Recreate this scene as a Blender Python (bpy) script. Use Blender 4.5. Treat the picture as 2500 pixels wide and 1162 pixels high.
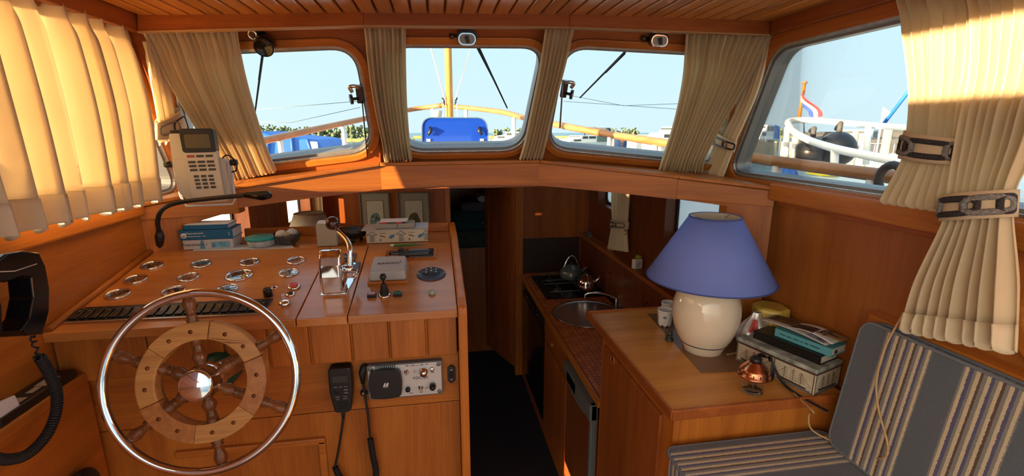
import bpy, math, random
import numpy as np
from mathutils import Vector as V, Matrix
from mathutils.geometry import tessellate_polygon
random.seed(7)
S = bpy.context.scene
C = S.collection
for o in list(bpy.data.objects):
    bpy.data.objects.remove(o)
PI = math.pi
ZC = 1.9            # eye height above the lower (galley) floor; geometry below is written relative to the eye
# ------------------------------------------------------------------ camera
FPX, YAW, PITCH = 1150.0, math.radians(9.25), math.radians(12.75)
cam = bpy.data.cameras.new('camera'); camo = bpy.data.objects.new('camera', cam); C.objects.link(camo)
cam.sensor_width = 36; cam.lens = FPX/2500*36; cam.clip_start = .02; cam.clip_end = 2000
camo.location = (0, 0, ZC); camo.rotation_euler = (PI/2-PITCH, 0, -YAW)
S.camera = camo
# ------------------------------------------------------------------ sky, sun, exposure
W = bpy.data.worlds.new('sky'); S.world = W; W.use_nodes = True
nt = W.node_tree; bg = nt.nodes['Background']
tc = nt.nodes.new('ShaderNodeTexCoord'); sx = nt.nodes.new('ShaderNodeSeparateXYZ'); rp = nt.nodes.new('ShaderNodeValToRGB')
nt.links.new(tc.outputs['Generated'], sx.inputs[0]); nt.links.new(sx.outputs['Z'], rp.inputs[0]); nt.links.new(rp.outputs[0], bg.inputs[0])
e = rp.color_ramp.elements
e[0].position = 0.0; e[0].color = (.49, .62, .665, 1)
e[1].position = 1.0; e[1].color = (.40, .62, .80, 1)
m = e.new(.25); m.color = (.43, .62, .72, 1)
# the sky brightens and warms smoothly towards the low sun, as a hazy evening sky does
SUNDIR = V((.93, .36, -.035)).normalized()          # the way the light travels: low, from port and slightly aft
dt = nt.nodes.new('ShaderNodeVectorMath'); dt.operation = 'DOT_PRODUCT'; dt.inputs[1].default_value = -SUNDIR; nt.links.new(tc.outputs['Generated'], dt.inputs[0])
m1 = nt.nodes.new('ShaderNodeMapRange'); m1.inputs['From Min'].default_value = -1; m1.inputs['From Max'].default_value = 1; nt.links.new(dt.outputs['Value'], m1.inputs[0])
pw = nt.nodes.new('ShaderNodeMath'); pw.operation = 'POWER'; pw.inputs[1].default_value = 7; nt.links.new(m1.outputs[0], pw.inputs[0])
gl = nt.nodes.new('ShaderNodeMix'); gl.data_type = 'RGBA'; gl.blend_type = 'MIX'; gl.inputs[7].default_value = (4.5, 3.7, 2.6, 1); nt.links.new(pw.outputs[0], gl.inputs[0]); nt.links.new(rp.outputs[0], gl.inputs[6]); nt.links.new(gl.outputs[2], bg.inputs[0])
bg.inputs[1].default_value = 1.0
sun = bpy.data.lights.new('sun', 'SUN'); suno = bpy.data.objects.new('sun', sun); C.objects.link(suno)
sun.energy = 15; sun.color = (1, .68, .36); sun.angle = math.radians(.6)
suno.rotation_euler = SUNDIR.to_track_quat('-Z', 'Y').to_euler()
suno.location = (-6, -3, 5)
S.view_settings.view_transform = 'Standard'; S.view_settings.look = 'None'
S.view_settings.exposure = 0.66; S.view_settings.gamma = 1; S.view_settings.use_curve_mapping = False
# ------------------------------------------------------------------ photo pixel -> point helpers
_cy, _sy, _cp, _sp = math.cos(YAW), math.sin(YAW), math.cos(PITCH), math.sin(PITCH)
_f = V((_sy*_cp, _cy*_cp, -_sp)); _r = V((_cy, -_sy, 0)); _u = _r.cross(_f)
def ray(x, y): return _r*((x-1250)/FPX)+_u*((581-y)/FPX)+_f
def aX(x, y, k): d = ray(x, y); return d*(k/d.x)
def aY(x, y, k): d = ray(x, y); return d*(k/d.y)
def aZ(x, y, k): d = ray(x, y); return d*(k/d.z)
def aP(x, y, p, n): d = ray(x, y); return d*(V(p).dot(n)/d.dot(n))
def plane(pts):
    c = sum((V(p) for p in pts), V())/len(pts)
    A = np.array([list(V(p)-c) for p in pts]); n = V(np.linalg.svd(A)[2][2]); return c, n.normalized()
def lerp(a, b, t): return a+(b-a)*t
# ------------------------------------------------------------------ mesh helpers
ORI = {}
class MB:
    def __init__(s): s.v = []; s.f = []; s.m = []; s.sm = []
    def add(s, vs, fs, mi=0, sm=False, M=None):
        b = len(s.v)
        s.v += [tuple(M @ V(p)) if M else tuple(p) for p in vs]
        for f in fs: s.f.append([b+i for i in f]); s.m.append(mi); s.sm.append(sm)
        return s
    def box(s, c, sz, mi=0, M=None):
        x, y, z = c; a, b, h = sz[0]/2, sz[1]/2, sz[2]/2
        vs = [(x-a, y-b, z-h), (x+a, y-b, z-h), (x+a, y+b, z-h), (x-a, y+b, z-h), (x-a, y-b, z+h), (x+a, y-b, z+h), (x+a, y+b, z+h), (x-a, y+b, z+h)]
        return s.add(vs, [(3, 2, 1, 0), (4, 5, 6, 7), (0, 1, 5, 4), (1, 2, 6, 5), (2, 3, 7, 6), (3, 0, 4, 7)], mi, False, M)
    def hexa(s, b, t, mi=0):          # bottom 4 + top 4 corner points
        return s.add(list(b)+list(t), [(3, 2, 1, 0), (4, 5, 6, 7), (0, 1, 5, 4), (1, 2, 6, 5), (2, 3, 7, 6), (3, 0, 4, 7)], mi)
    def tube(s, pts, r, n=8, closed=False, mi=0, caps=True):
        pts = [V(p) for p in pts]; k = len(pts); rr = r if isinstance(r, (list, tuple)) else [r]*k
        vs = []; prev = None
        for i, p in enumerate(pts):
            if closed: t = (pts[(i+1) % k]-pts[i-1])
            else: t = pts[min(i+1, k-1)]-pts[max(i-1, 0)]
            t.normalize()
            if prev is None:
                a = V((0, 0, 1)) if abs(t.z) < .9 else V((1, 0, 0)); u = t.cross(a).normalized()
            else: u = (prev-t*prev.dot(t)).normalized()
            prev = u; w = t.cross(u)
            for j in range(n): a = 2*PI*j/n; vs.append(p+(u*math.cos(a)+w*math.sin(a))*rr[i])
        fs = []
        for i in range(k if closed else k-1):
            for j in range(n): q = (i+1) % k; fs.append((i*n+j, i*n+(j+1) % n, q*n+(j+1) % n, q*n+j))
        s.add(vs, fs, mi, True)
        if caps and not closed:
            b = len(s.v)-k*n; s.f.append([b+j for j in range(n)][::-1]); s.f.append([b+(k-1)*n+j for j in range(n)]); s.m += [mi, mi]; s.sm += [False, False]
        return s
    def cyl(s, p0, p1, r0, r1=None, n=20, mi=0, caps=True): return s.tube([p0, p1], [r0, r0 if r1 is None else r1], n, False, mi, caps)
    def lathe(s, prof, M=None, n=32, mi=0, sm=True):
        vs = []; k = len(prof)
        for r, z in prof:
            for j in range(n): a = 2*PI*j/n; vs.append((r*math.cos(a), r*math.sin(a), z))
        fs = [(i*n+j, i*n+(j+1) % n, (i+1)*n+(j+1) % n, (i+1)*n+j) for i in range(k-1) for j in range(n)]
        b = len(s.v); s.add(vs, fs, mi, sm, M)
        if prof[0][0] > 1e-5: s.f.append([b+j for j in range(n)][::-1]); s.m.append(mi); s.sm.append(False)
        if prof[-1][0] > 1e-5: s.f.append([b+(k-1)*n+j for j in range(n)]); s.m.append(mi); s.sm.append(False)
        return s
    def prism(s, poly, z0, z1, M=None, mi=0, sm=False):
        k = len(poly); vs = [(x, y, z0) for x, y in poly]+[(x, y, z1) for x, y in poly]
        tri = tessellate_polygon([[V((x, y, 0)) for x, y in poly]])
        area = sum(poly[i][0]*poly[(i+1) % k][1]-poly[(i+1) % k][0]*poly[i][1] for i in range(k))
        fs = []
        for t in tri:
            a = [poly[i] for i in t]; ar = (a[1][0]-a[0][0])*(a[2][1]-a[0][1])-(a[2][0]-a[0][0])*(a[1][1]-a[0][1])
            t = t if ar > 0 else t[::-1]
            fs.append(tuple(i+k for i in t)); fs.append(tuple(t[::-1]))
        s.add(vs, fs, mi, False, M)
        side = [(i, (i+1) % k, (i+1) % k+k, i+k) if area > 0 else ((i+1) % k, i, i+k, (i+1) % k+k) for i in range(k)]
        b = len(s.v)-2*k
        for f in side: s.f.append([b+i for i in f]); s.m.append(mi); s.sm.append(sm)
        return s
    def ball(s, c, r, nu=20, nv=12, sc=(1, 1, 1), mi=0, M=None):
        prof = [(max(r*math.sin(PI*i/nv), 1e-6), -r*math.cos(PI*i/nv)) for i in range(nv+1)]
        T = Matrix.Translation(c) @ Matrix.Diagonal((*sc, 1))
        return s.lathe(prof, (M @ T) if M else T, nu, mi)
    def grid(s, fn, nu, nv, mi=0, sm=True, cu=False):
        vs = [fn(i/nu, j/nv) for j in range(nv+1) for i in range(nu+(0 if cu else 1))]; w = nu if cu else nu+1
        fs = [(j*w+i, j*w+(i+1) % w, (j+1)*w+(i+1) % w, (j+1)*w+i) for j in range(nv) for i in range(nu)]
        return s.add(vs, fs, mi, sm)
    def ring(s, A, B, M=None, d0=0., d1=.01, mi=0, sm=False):   # solid between two 2D loops of equal length (A outer, B inner)
        k = len(A); vs = [(x, y, d0) for x, y in A]+[(x, y, d0) for x, y in B]+[(x, y, d1) for x, y in A]+[(x, y, d1) for x, y in B]
        fs = []
        for i in range(k):
            j = (i+1) % k
            fs += [(2*k+i, 2*k+j, 3*k+j, 3*k+i), (j, i, k+i, k+j), (i, j, 2*k+j, 2*k+i), (k+j, k+i, 3*k+i, 3*k+j)]
        return s.add(vs, fs, mi, sm, M)
    def build(s, name, mats, parent=None, bev=0, seg=2, solid=0, sub=0, org=None):
        po = ORI[parent.name] if parent else V((0, 0, 0))
        if org is None: org = po if parent else V((0, 0, 0))
        me = bpy.data.meshes.new(name); ox, oy, oz = org
        me.from_pydata([(x-ox, y-oy, z-oz) for x, y, z in s.v], [], s.f)
        mats = mats if isinstance(mats, (list, tuple)) else [mats]
        for q in mats: me.materials.append(q)
        me.polygons.foreach_set('material_index', s.m); me.polygons.foreach_set('use_smooth', s.sm); me.update()
        o = bpy.data.objects.new(name, me); C.objects.link(o); ORI[o.name] = V(org)
        o.parent = parent; o.location = V(org)-po if parent else V(org)+V((0, 0, ZC))
        if sub: q = o.modifiers.new('sub', 'SUBSURF'); q.levels = sub; q.render_levels = sub
        if solid: q = o.modifiers.new('sol', 'SOLIDIFY'); q.thickness = solid; q.offset = 0
        if bev: q = o.modifiers.new('bev', 'BEVEL'); q.width = bev; q.segments = seg; q.limit_method = 'ANGLE'; q.angle_limit = math.radians(35); q.harden_normals = False
        return o
def tag(o, label=None, cat=None, group=None, kind=None):
    if label: o['label'] = label
    if cat: o['category'] = cat
    if group: o['group'] = group
    if kind: o['kind'] = kind
    return o
def thing(name, label, cat, loc, group=None):
    o = bpy.data.objects.new(name, None); C.objects.link(o); ORI[o.name] = V(loc); o.location = V(loc)+V((0, 0, ZC)); o.empty_display_size = .02
    return tag(o, label, cat, group)
def struct(name, mb, mat, label, parent=None, **k):
    o = mb.build(name, mat, parent, **k)
    if not parent: tag(o, label, 'structure', None, 'structure')
    return o
def clone(o, parent, loc):            # one mesh part shared at another place (world point)
    c = o.copy(); C.objects.link(c); c.parent = parent; ORI[c.name] = V(loc); c.location = V(loc)-ORI[parent.name]; return c
def frame(o, x, n):                   # local x along x, local z along n
    x = V(x).normalized(); n = V(n).normalized(); y = n.cross(x).normalized(); x = y.cross(n)
    return Matrix(((x.x, y.x, n.x, o[0]), (x.y, y.y, n.y, o[1]), (x.z, y.z, n.z, o[2]), (0, 0, 0, 1)))
def rrect(w, h, r, n=5, cx=0, cy=0):
    out = []
    for (sx, sy, a0) in ((1, 1, 0), (-1, 1, 90), (-1, -1, 180), (1, -1, 270)):
        for i in range(n+1): a = math.radians(a0+90*i/n); out.append((cx+sx*(w/2-r)+r*math.cos(a), cy+sy*(h/2-r)+r*math.sin(a)))
    return out
def roundpoly(pts, r, n=6):            # 2D polygon with its corners rounded
    out = []; k = len(pts); rs = r if isinstance(r, (list, tuple)) else [r]*k
    for i in range(k):
        p = V(pts[i]); a = V(pts[i-1])-p; b = V(pts[(i+1) % k])-p; d = min(rs[i], a.length*.45, b.length*.45)
        a = p+a.normalized()*d; b = p+b.normalized()*d
        for j in range(n+1): t = j/n; out.append(tuple((1-t)**2*a+2*t*(1-t)*p+t*t*b))
    return out
def offset(poly, d):                   # grow (d>0) a closed 2D loop
    k = len(poly); area = sum(poly[i][0]*poly[(i+1) % k][1]-poly[(i+1) % k][0]*poly[i][1] for i in range(k)); sg = 1 if area > 0 else -1; out = []
    for i in range(k):
        t = V(poly[(i+1) % k])-V(poly[i-1]); t.normalize(); out.append((poly[i][0]+sg*t.y*d, poly[i][1]-sg*t.x*d))
    return out
def holed(mb, outer, hole, z0, z1, M, mi=0):   # plate with one hole
    a = [V((x, y, 0)) for x, y in outer]; b = [V((x, y, 0)) for x, y in hole]; al = a+b; tri = tessellate_polygon([a, b]); k = len(al)
    vs = [(p.x, p.y, z0) for p in al]+[(p.x, p.y, z1) for p in al]; fs = []
    for t in tri:
        p, q, r = [al[i] for i in t]; ar = (q.x-p.x)*(r.y-p.y)-(r.x-p.x)*(q.y-p.y); t = tuple(t) if ar > 0 else tuple(t[::-1])
        fs.append(tuple(i+k for i in t)); fs.append(t[::-1])
    for lo, n in ((0, len(a)), (len(a), len(b))):
        for i in range(n): j = (i+1) % n; fs.append((lo+i, lo+j, lo+j+k, lo+i+k))
    mb.add(vs, fs, mi, False, M); return mb
def spline(pts, n=8, closed=False):
    pts = [V(p) for p in pts]; out = []; k = len(pts)
    for i in range(k if closed else k-1):
        p0 = pts[(i-1) % k] if closed or i else pts[0]; p1 = pts[i]; p2 = pts[(i+1) % k]; p3 = pts[(i+2) % k] if closed or i+2 < k else pts[-1]
        for j in range(n):
            t = j/n; out.append(.5*((2*p1)+(p2-p0)*t+(2*p0-5*p1+4*p2-p3)*t*t+(3*p1-p0-3*p2+p3)*t**3))
    if not closed: out.append(pts[-1])
    return out
def text(name, body, M, size, mat, parent, ext=.0004, align='CENTER', sx=1.0):
    cu = bpy.data.curves.new(name, 'FONT'); cu.body = body; cu.size = size; cu.align_x = align; cu.align_y = 'CENTER'; cu.extrude = ext; cu.resolution_u = 3
    t = bpy.data.objects.new('tmp', cu); C.objects.link(t); bpy.context.view_layer.update()
    me = bpy.data.meshes.new_from_object(t.evaluated_get(bpy.context.evaluated_depsgraph_get())); bpy.data.objects.remove(t)
    org = ORI[parent.name]
    me.transform(Matrix.Translation(-org) @ M @ Matrix.Diagonal((sx, 1, 1, 1))); me.materials.clear(); me.materials.append(mat); me.name = name
    o = bpy.data.objects.new(name, me); C.objects.link(o); o.parent = parent; ORI[o.name] = V(org); return o
# ------------------------------------------------------------------ materials
def nodes(name):
    m = bpy.data.materials.new(name); m.use_nodes = True; t = m.node_tree; return m, t, t.nodes['Principled BSDF']
def plain(name, c, rough=.5, metal=0., coat=0., noise=0., nscale=20., spec=.5, trans=0., emit=None, es=1., bump=0.):
    m, t, b = nodes(name); c4 = (*c, 1)
    b.inputs['Base Color'].default_value = c4; b.inputs['Roughness'].default_value = rough; b.inputs['Metallic'].default_value = metal
    b.inputs['Coat Weight'].default_value = coat; b.inputs['Specular IOR Level'].default_value = spec; b.inputs['Transmission Weight'].default_value = trans
    if emit: b.inputs['Emission Color'].default_value = (*emit, 1); b.inputs['Emission Strength'].default_value = es
    if noise or bump:
        tc = t.nodes.new('ShaderNodeTexCoord'); n = t.nodes.new('ShaderNodeTexNoise'); n.inputs['Scale'].default_value = nscale; n.inputs['Detail'].default_value = 5
        t.links.new(tc.outputs['Object'], n.inputs['Vector'])
        if noise:
            r = t.nodes.new('ShaderNodeValToRGB'); r.color_ramp.elements[0].color = tuple(x*(1-noise) for x in c)+(1,); r.color_ramp.elements[1].color = tuple(min(1, x*(1+noise)) for x in c)+(1,)
            r.color_ramp.elements[0].position = .3; r.color_ramp.elements[1].position = .7
            t.links.new(n.outputs[0], r.inputs[0]); t.links.new(r.outputs[0], b.inputs['Base Color'])
        if bump:
            bp = t.nodes.new('ShaderNodeBump'); bp.inputs['Strength'].default_value = bump; bp.inputs['Distance'].default_value = .002
            t.links.new(n.outputs[0], bp.inputs['Height']); t.links.new(bp.outputs[0], b.inputs['Normal'])
    return m
def wood(name, dark, light, axis='X', rough=.38, scale=1., coat=.12, vary=.18, rot=0.):
    m, t, b = nodes(name); L = t.links.new
    tc0 = t.nodes.new('ShaderNodeTexCoord'); tc = t.nodes.new('ShaderNodeMapping'); tc.inputs['Rotation'].default_value = (0, 0, -rot); L(tc0.outputs['Object'], tc.inputs[0]); mp = t.nodes.new('ShaderNodeMapping'); L(tc.outputs[0], mp.inputs[0])
    oi = t.nodes.new('ShaderNodeObjectInfo'); cm = t.nodes.new('ShaderNodeCombineXYZ'); mu = t.nodes.new('ShaderNodeMath'); mu.operation = 'MULTIPLY'; mu.inputs[1].default_value = 7
    L(oi.outputs['Random'], mu.inputs[0])
    for i in range(3): L(mu.outputs[0], cm.inputs[i])
    L(cm.outputs[0], mp.inputs['Location'])
    mp.inputs['Scale'].default_value = tuple((1.1 if a == axis else 16)*scale for a in 'XYZ')
    n = t.nodes.new('ShaderNodeTexNoise'); n.inputs['Scale'].default_value = 1; n.inputs['Detail'].default_value = 7; n.inputs['Roughness'].default_value = .62; n.inputs['Distortion'].default_value = .7
    L(mp.outputs[0], n.inputs['Vector'])
    mp2 = t.nodes.new('ShaderNodeMapping'); mp2.inputs['Scale'].default_value = tuple((9 if a == axis else 260)*scale for a in 'XYZ'); L(tc.outputs[0], mp2.inputs[0])
    n2 = t.nodes.new('ShaderNodeTexNoise'); n2.inputs['Scale'].default_value = 1; n2.inputs['Detail'].default_value = 3; L(mp2.outputs[0], n2.inputs['Vector'])
    mx = t.nodes.new('ShaderNodeMath'); mx.operation = 'MULTIPLY_ADD'; mx.inputs[1].default_value = .28; L(n2.outputs[0], mx.inputs[0]); 
    sc = t.nodes.new('ShaderNodeMath'); sc.operation = 'MULTIPLY'; sc.inputs[1].default_value = .72; L(n.outputs[0], sc.inputs[0]); L(sc.outputs[0], mx.inputs[2])
    r = t.nodes.new('ShaderNodeValToRGB'); r.color_ramp.elements[0].position = .33; r.color_ramp.elements[1].position = .66
    r.color_ramp.elements[0].color = (*dark, 1); r.color_ramp.elements[1].color = (*light, 1); L(mx.outputs[0], r.inputs[0])
    hs = t.nodes.new('ShaderNodeHueSaturation'); mr = t.nodes.new('ShaderNodeMapRange'); mr.inputs['To Min'].default_value = 1-vary; mr.inputs['To Max'].default_value = 1+vary
    L(oi.outputs['Random'], mr.inputs[0]); L(mr.outputs[0], hs.inputs['Value']); L(r.outputs[0], hs.inputs['Color']); L(hs.outputs[0], b.inputs['Base Color'])
    b.inputs['Roughness'].default_value = rough; b.inputs['Coat Weight'].default_value = coat; b.inputs['Coat Roughness'].default_value = .15; b.inputs['Specular IOR Level'].default_value = .32
    bp = t.nodes.new('ShaderNodeBump'); bp.inputs['Strength'].default_value = .12; bp.inputs['Distance'].default_value = .001; L(mx.outputs[0], bp.inputs['Height']); L(bp.outputs[0], b.inputs['Normal'])
    return m
def cloth(name, c, transl=.35, weave=900., bump=.25):
    m, t, b = nodes(name); L = t.links.new; t.nodes.remove(b); out = t.nodes['Material Output']
    d = t.nodes.new('ShaderNodeBsdfDiffuse'); tr = t.nodes.new('ShaderNodeBsdfTranslucent'); mx = t.nodes.new('ShaderNodeMixShader'); mx.inputs[0].default_value = transl
    tc = t.nodes.new('ShaderNodeTexCoord'); w = t.nodes.new('ShaderNodeTexNoise'); w.inputs['Scale'].default_value = weave; w.inputs['Detail'].default_value = 2; L(tc.outputs['Object'], w.inputs['Vector'])
    n = t.nodes.new('ShaderNodeTexNoise'); n.inputs['Scale'].default_value = 6; L(tc.outputs['Object'], n.inputs['Vector'])
    r = t.nodes.new('ShaderNodeValToRGB'); r.color_ramp.elements[0].color = tuple(x*.9 for x in c)+(1,); r.color_ramp.elements[1].color = tuple(min(1, x*1.06) for x in c)+(1,); L(n.outputs[0], r.inputs[0])
    L(r.outputs[0], d.inputs[0]); L(r.outputs[0], tr.inputs[0])
    bp = t.nodes.new('ShaderNodeBump'); bp.inputs['Strength'].default_value = bump; bp.inputs['Distance'].default_value = .001; L(w.outputs[0], bp.inputs['Height']); L(bp.outputs[0], d.inputs['Normal'])
    L(d.outputs[0], mx.inputs[1]); L(tr.outputs[0], mx.inputs[2]); L(mx.outputs[0], out.inputs[0]); return m
def pane(name, tint=(.97, .99, .99), gl=.06):
    m, t, b = nodes(name); L = t.links.new; t.nodes.remove(b); out = t.nodes['Material Output']
    a = t.nodes.new('ShaderNodeBsdfTransparent'); a.inputs[0].default_value = (*tint, 1); g = t.nodes.new('ShaderNodeBsdfGlossy'); g.inputs['Roughness'].default_value = .02
    f = t.nodes.new('ShaderNodeFresnel'); f.inputs[0].default_value = 1.3; mu = t.nodes.new('ShaderNodeMath'); mu.operation = 'MULTIPLY'; mu.inputs[1].default_value = gl*10; mu.use_clamp = True
    L(f.outputs[0], mu.inputs[0]); mx = t.nodes.new('ShaderNodeMixShader'); L(mu.outputs[0], mx.inputs[0]); L(a.outputs[0], mx.inputs[1]); L(g.outputs[0], mx.inputs[2]); L(mx.outputs[0], out.inputs[0]); return m
WD, WL = (.33, .090, .013), (.58, .196, .029)
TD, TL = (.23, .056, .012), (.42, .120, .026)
wX, wY, wZ = [wood('varnished_wood_'+a, WD, WL, a, vary=.08) for a in 'XYZ']
tX, tY, tZ = [wood('mahogany_'+a, TD, TL, a, vary=.1) for a in 'XYZ']
ceilW = wood('ceiling_wood', (.46, .175, .038), (.72, .33, .085), 'Y', rough=.22, vary=.22, coat=.5)
dashW = wood('dash_wood', (.46, .155, .032), (.68, .26, .058), 'X', rough=.26, coat=.4)
cabW = wood('cabinet_top_wood', (.48, .19, .036), (.70, .33, .075), 'X', rough=.3)
creamW = wood('pale_wood', (.40, .22, .10), (.55, .33, .16), 'X')
curtM = cloth('curtain_cream', (.92, .81, .61), .46)
curtH = cloth('curtain_hem', (.80, .68, .49), .16)
glassM = pane('window_glass'); 
alu = plain('aluminium', (.55, .56, .57), .35, 1., noise=.15, nscale=60)
alug = plain('grey_gasket_aluminium', (.28, .28, .29), .45, .6)
rubber = plain('black_rubber', (.012, .012, .013), .6)
blackP = plain('black_plastic', (.010, .010, .011), .38)
blackG = plain('black_gloss', (.006, .006, .007), .15)
chrome = plain('chrome', (.82, .82, .84), .07, 1.)
steel = plain('brushed_steel', (.62, .61, .60), .25, 1., noise=.1, nscale=200)
whiteP = plain('white_plastic', (.72, .70, .64), .4)
whitePaint = plain('white_paint', (.80, .80, .78), .3)
# ================================================================== THE SETTING
XL, XR, ZG = -.85, 1.12, -1.9        # side walls, galley floor
UP = V((0, 0, 1))
# ---- front trim, its corner points (bottom / top edge)
TB = [aY(335, 77, 1.55), aY(887, 62, 1.46), aY(1391, 66, 1.46), aY(1879, 85, 1.42)]
TT = [aY(335, 38, 1.55), aY(887, 32, 1.46), aY(1391, 36, 1.46), aY(1879, 52, 1.42)]
def along(pts, x):
    for a, b in zip(pts, pts[1:]):
        if x <= b.x: return a+(b-a)*((x-a.x)/(b.x-a.x))
    a, b = pts[-2:]; return a+(b-a)*((x-a.x)/(b.x-a.x))
names = ['trim_1', 'trim_2', 'trim_3']
for i in range(3):
    a, b, c, d = TB[i], TB[i+1], TT[i+1], TT[i]; off = V((0, .022, 0)); up = V((0, 0, .02))
    mb = MB().hexa([a, b, b+off, a+off], [d+up, c+up, c+off+up, d+off+up]); struct(names[i], mb, tX, 'mahogany trim board above the windscreen', bev=.003)
    mb = MB().hexa([a+V((0, -.002, -.003)), b+V((0, -.002, -.003)), b+off+V((0, 0, -.003)), a+off+V((0, 0, -.003))], [a+V((0, -.002, .001)), b+V((0, -.002, .001)), b+off, a+off])
    struct('curtain_rail', mb, creamW, '', parent=bpy.data.objects[names[i]])
for k, (p, q, sg) in enumerate(((TB[0], TT[0], -1), (TB[3], TT[3], 1))):
    mb = MB().hexa([V((p.x, -.3, p.z)), V((p.x+sg*.022, -.3, p.z)), V((p.x+sg*.022, p.y+.02, p.z)), p+V((0, .02, 0))], [V((p.x, -.3, q.z+.02)), V((p.x+sg*.022, -.3, q.z+.02)), V((p.x+sg*.022, p.y+.02, q.z+.02)), V((p.x, p.y+.02, q.z+.02))])
    struct('trim_%d' % (k+4), mb, tY, 'mahogany trim board along the top of the side windows', bev=.003)
# ---- ceiling: dark backing with single varnished planks
mb = MB(); xs = [-.95+i*.1 for i in range(23)]
cz = lambda x: along(TT, x).z
for a, b in zip(xs, xs[1:]): mb.hexa([(a, -.3, cz(a)+.014), (b, -.3, cz(b)+.014), (b, 1.6, cz(b)+.014), (a, 1.6, cz(a)+.014)], [(a, -.3, cz(a)+.05), (b, -.3, cz(b)+.05), (b, 1.6, cz(b)+.05), (a, 1.6, cz(a)+.05)])
ceil = struct('ceiling', mb, tY, 'varnished plank ceiling of the wheelhouse')
x = TB[0].x+.01; pitch = .0465; first = None
while x < TB[3].x-.02:
    w = min(pitch-.006, TB[3].x-x); xm = x+w/2
    if first is None:
        first = MB().box((xm, .62, cz(xm)+.008), (w, 1.86, .014)).build('plank', ceilW, ceil, bev=.003, org=V((xm, .62, cz(xm)+.008)))
    else: clone(first, ceil, V((xm, .62, cz(xm)+.008)))
    x += pitch
# ---- windscreen: three raked wooden panels with rounded openings
def rounded_panel(name, corners, holepx, rad, tilt_lab, mats=(tX,), inward=1):
    """corners: 4 points TL TR BR BL of the panel; holepx: 4 photo corners of the glass"""
    c, n = plane(corners)
    if n.y > 0 and inward: n = -n                      # towards the cabin
    M = frame(c, corners[1]-corners[0], n); Mi = M.inverted()
    o2 = [tuple((Mi @ p)[:2]) for p in corners]
    h3 = [aP(x, y, c, n) if not isinstance(x, V) else x for x, y in holepx]
    h2 = roundpoly([tuple((Mi @ p)[:2]) for p in h3], rad, 8)
    o = holed(MB(), o2, offset(h2, .012), -.03, 0, M).build(name, mats[0])
    tag(o, tilt_lab, 'structure', None, 'structure')
    MB().ring(offset(h2, .040), offset(h2, .016), M, -.012, .010).build('wood_ring', wX, o, bev=.004)
    MB().ring(offset(h2, .018), offset(h2, .007), M, -.03, .004).build('alu_frame', alu, o, bev=.002)
    MB().ring(offset(h2, .009), h2, M, -.05, -.006).build('gasket', alug, o)
    mbg = MB(); mbg.prism(h2 if True else h2, -.034, -.031, M); g = mbg.build('pane', glassM, o)
    return o, M, h2
fw = lambda x, y, z: V((x, y, z))
PL = [fw(-.865, 1.607, .33), fw(-.175, 1.515, .345), fw(-.19, 1.80, -.125), fw(-.905, 1.80, -.19)]
PC = [fw(-.175, 1.515, .345), fw(.40, 1.515, .345), fw(.39, 1.80, -.12), fw(-.19, 1.80, -.12)]
PR = [fw(.40, 1.515, .345), fw(1.065, 1.46, .33), fw(1.125, 1.72, -.165), fw(.39, 1.80, -.12)]
RW = [.07, .07, .08, .08]
win1, M1, H1 = rounded_panel('window_1', PL, [(430, 140), (862, 122), (907, 361), (470, 415)], RW, 'raked left windscreen panel with rounded pane')
win2, M2, H2 = rounded_panel('window_2', PC, [(945, 119), (1325, 121), (1273, 361), (985, 365)], RW, 'raked centre windscreen panel with rounded pane')
win3, M3, H3 = rounded_panel('window_3', PR, [(1385, 121), (1790, 143), (1750, 398), (1340, 358)], RW, 'raked right windscreen panel with rounded pane')
# ---- side walls above the sills
def side_wall(name, x0, x1, holes, lab, ytop, ybot, sg):
    c = V((x0, 0, -.19)); d = V((x1-x0, 0, .48)); n = V((0, 1, 0)).cross(d).normalized(); n = n if n.x*sg < 0 else -n
    M = frame(c, (0, 1, 0), n); Mi = M.inverted(); sc = d.length/.48
    to2 = lambda y, z: tuple((Mi @ (c+V((0, y, 0))+d*((z+.19)/.48)))[:2])
    outer = [to2(-.30, -.24), to2(ybot, -.24), to2(ytop, .36), to2(-.30, .36)]
    hs = [roundpoly([to2(y, z) for y, z in h], .06, 8) for h in holes]
    # split the wall at a vertical joint between the two windows
    ym = (min(p[0] for p in holes[0])+max(p[0] for p in holes[1]))/2
    parts = ([to2(ym, -.24), outer[1], outer[2], to2(ym, .36)], hs[0]), ([outer[0], to2(ym, -.24), to2(ym, .36), outer[3]], hs[1])
    mb = MB()
    for o2, h in parts: holed(mb, o2, offset(h, .010), -.03, 0, M)
    o = mb.build(name, tY); tag(o, lab, 'structure', None, 'structure')
    for h in hs:
        MB().ring(offset(h, .062), offset(h, .016), M, -.012, .010).build('wood_ring', wY, o, bev=.004)
        MB().ring(offset(h, .018), offset(h, .007), M, -.03, .004).build('alu_frame', alu, o, bev=.002)
        MB().ring(offset(h, .009), h, M, -.06, -.006).build('gasket', alug, o)
        MB().prism(h, -.034, -.031, M).build('pane', glassM, o)
    return o
wall_r = side_wall('wall_right', 1.125, 1.07, [[(.42, -.148), (1.65, -.148), (1.42, .245), (.42, .245)], [(-.2, -.148), (.28, -.148), (.28, .245), (-.2, .245)]], 'right wheelhouse wall with large rounded window', 1.50, 1.75, 1)
wall_l = side_wall('wall_left', -.865, -.838, [[(.98, -.185), (1.755, -.185), (1.50, .245), (.98, .245)], [(-.2, .135), (.46, .135), (.46, .272), (-.2, .272)]], 'left wheelhouse wall with large rounded window', 1.56, 1.82, -1)  # second opening: unseen high window shaped to let sun onto the right curtains
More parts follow.
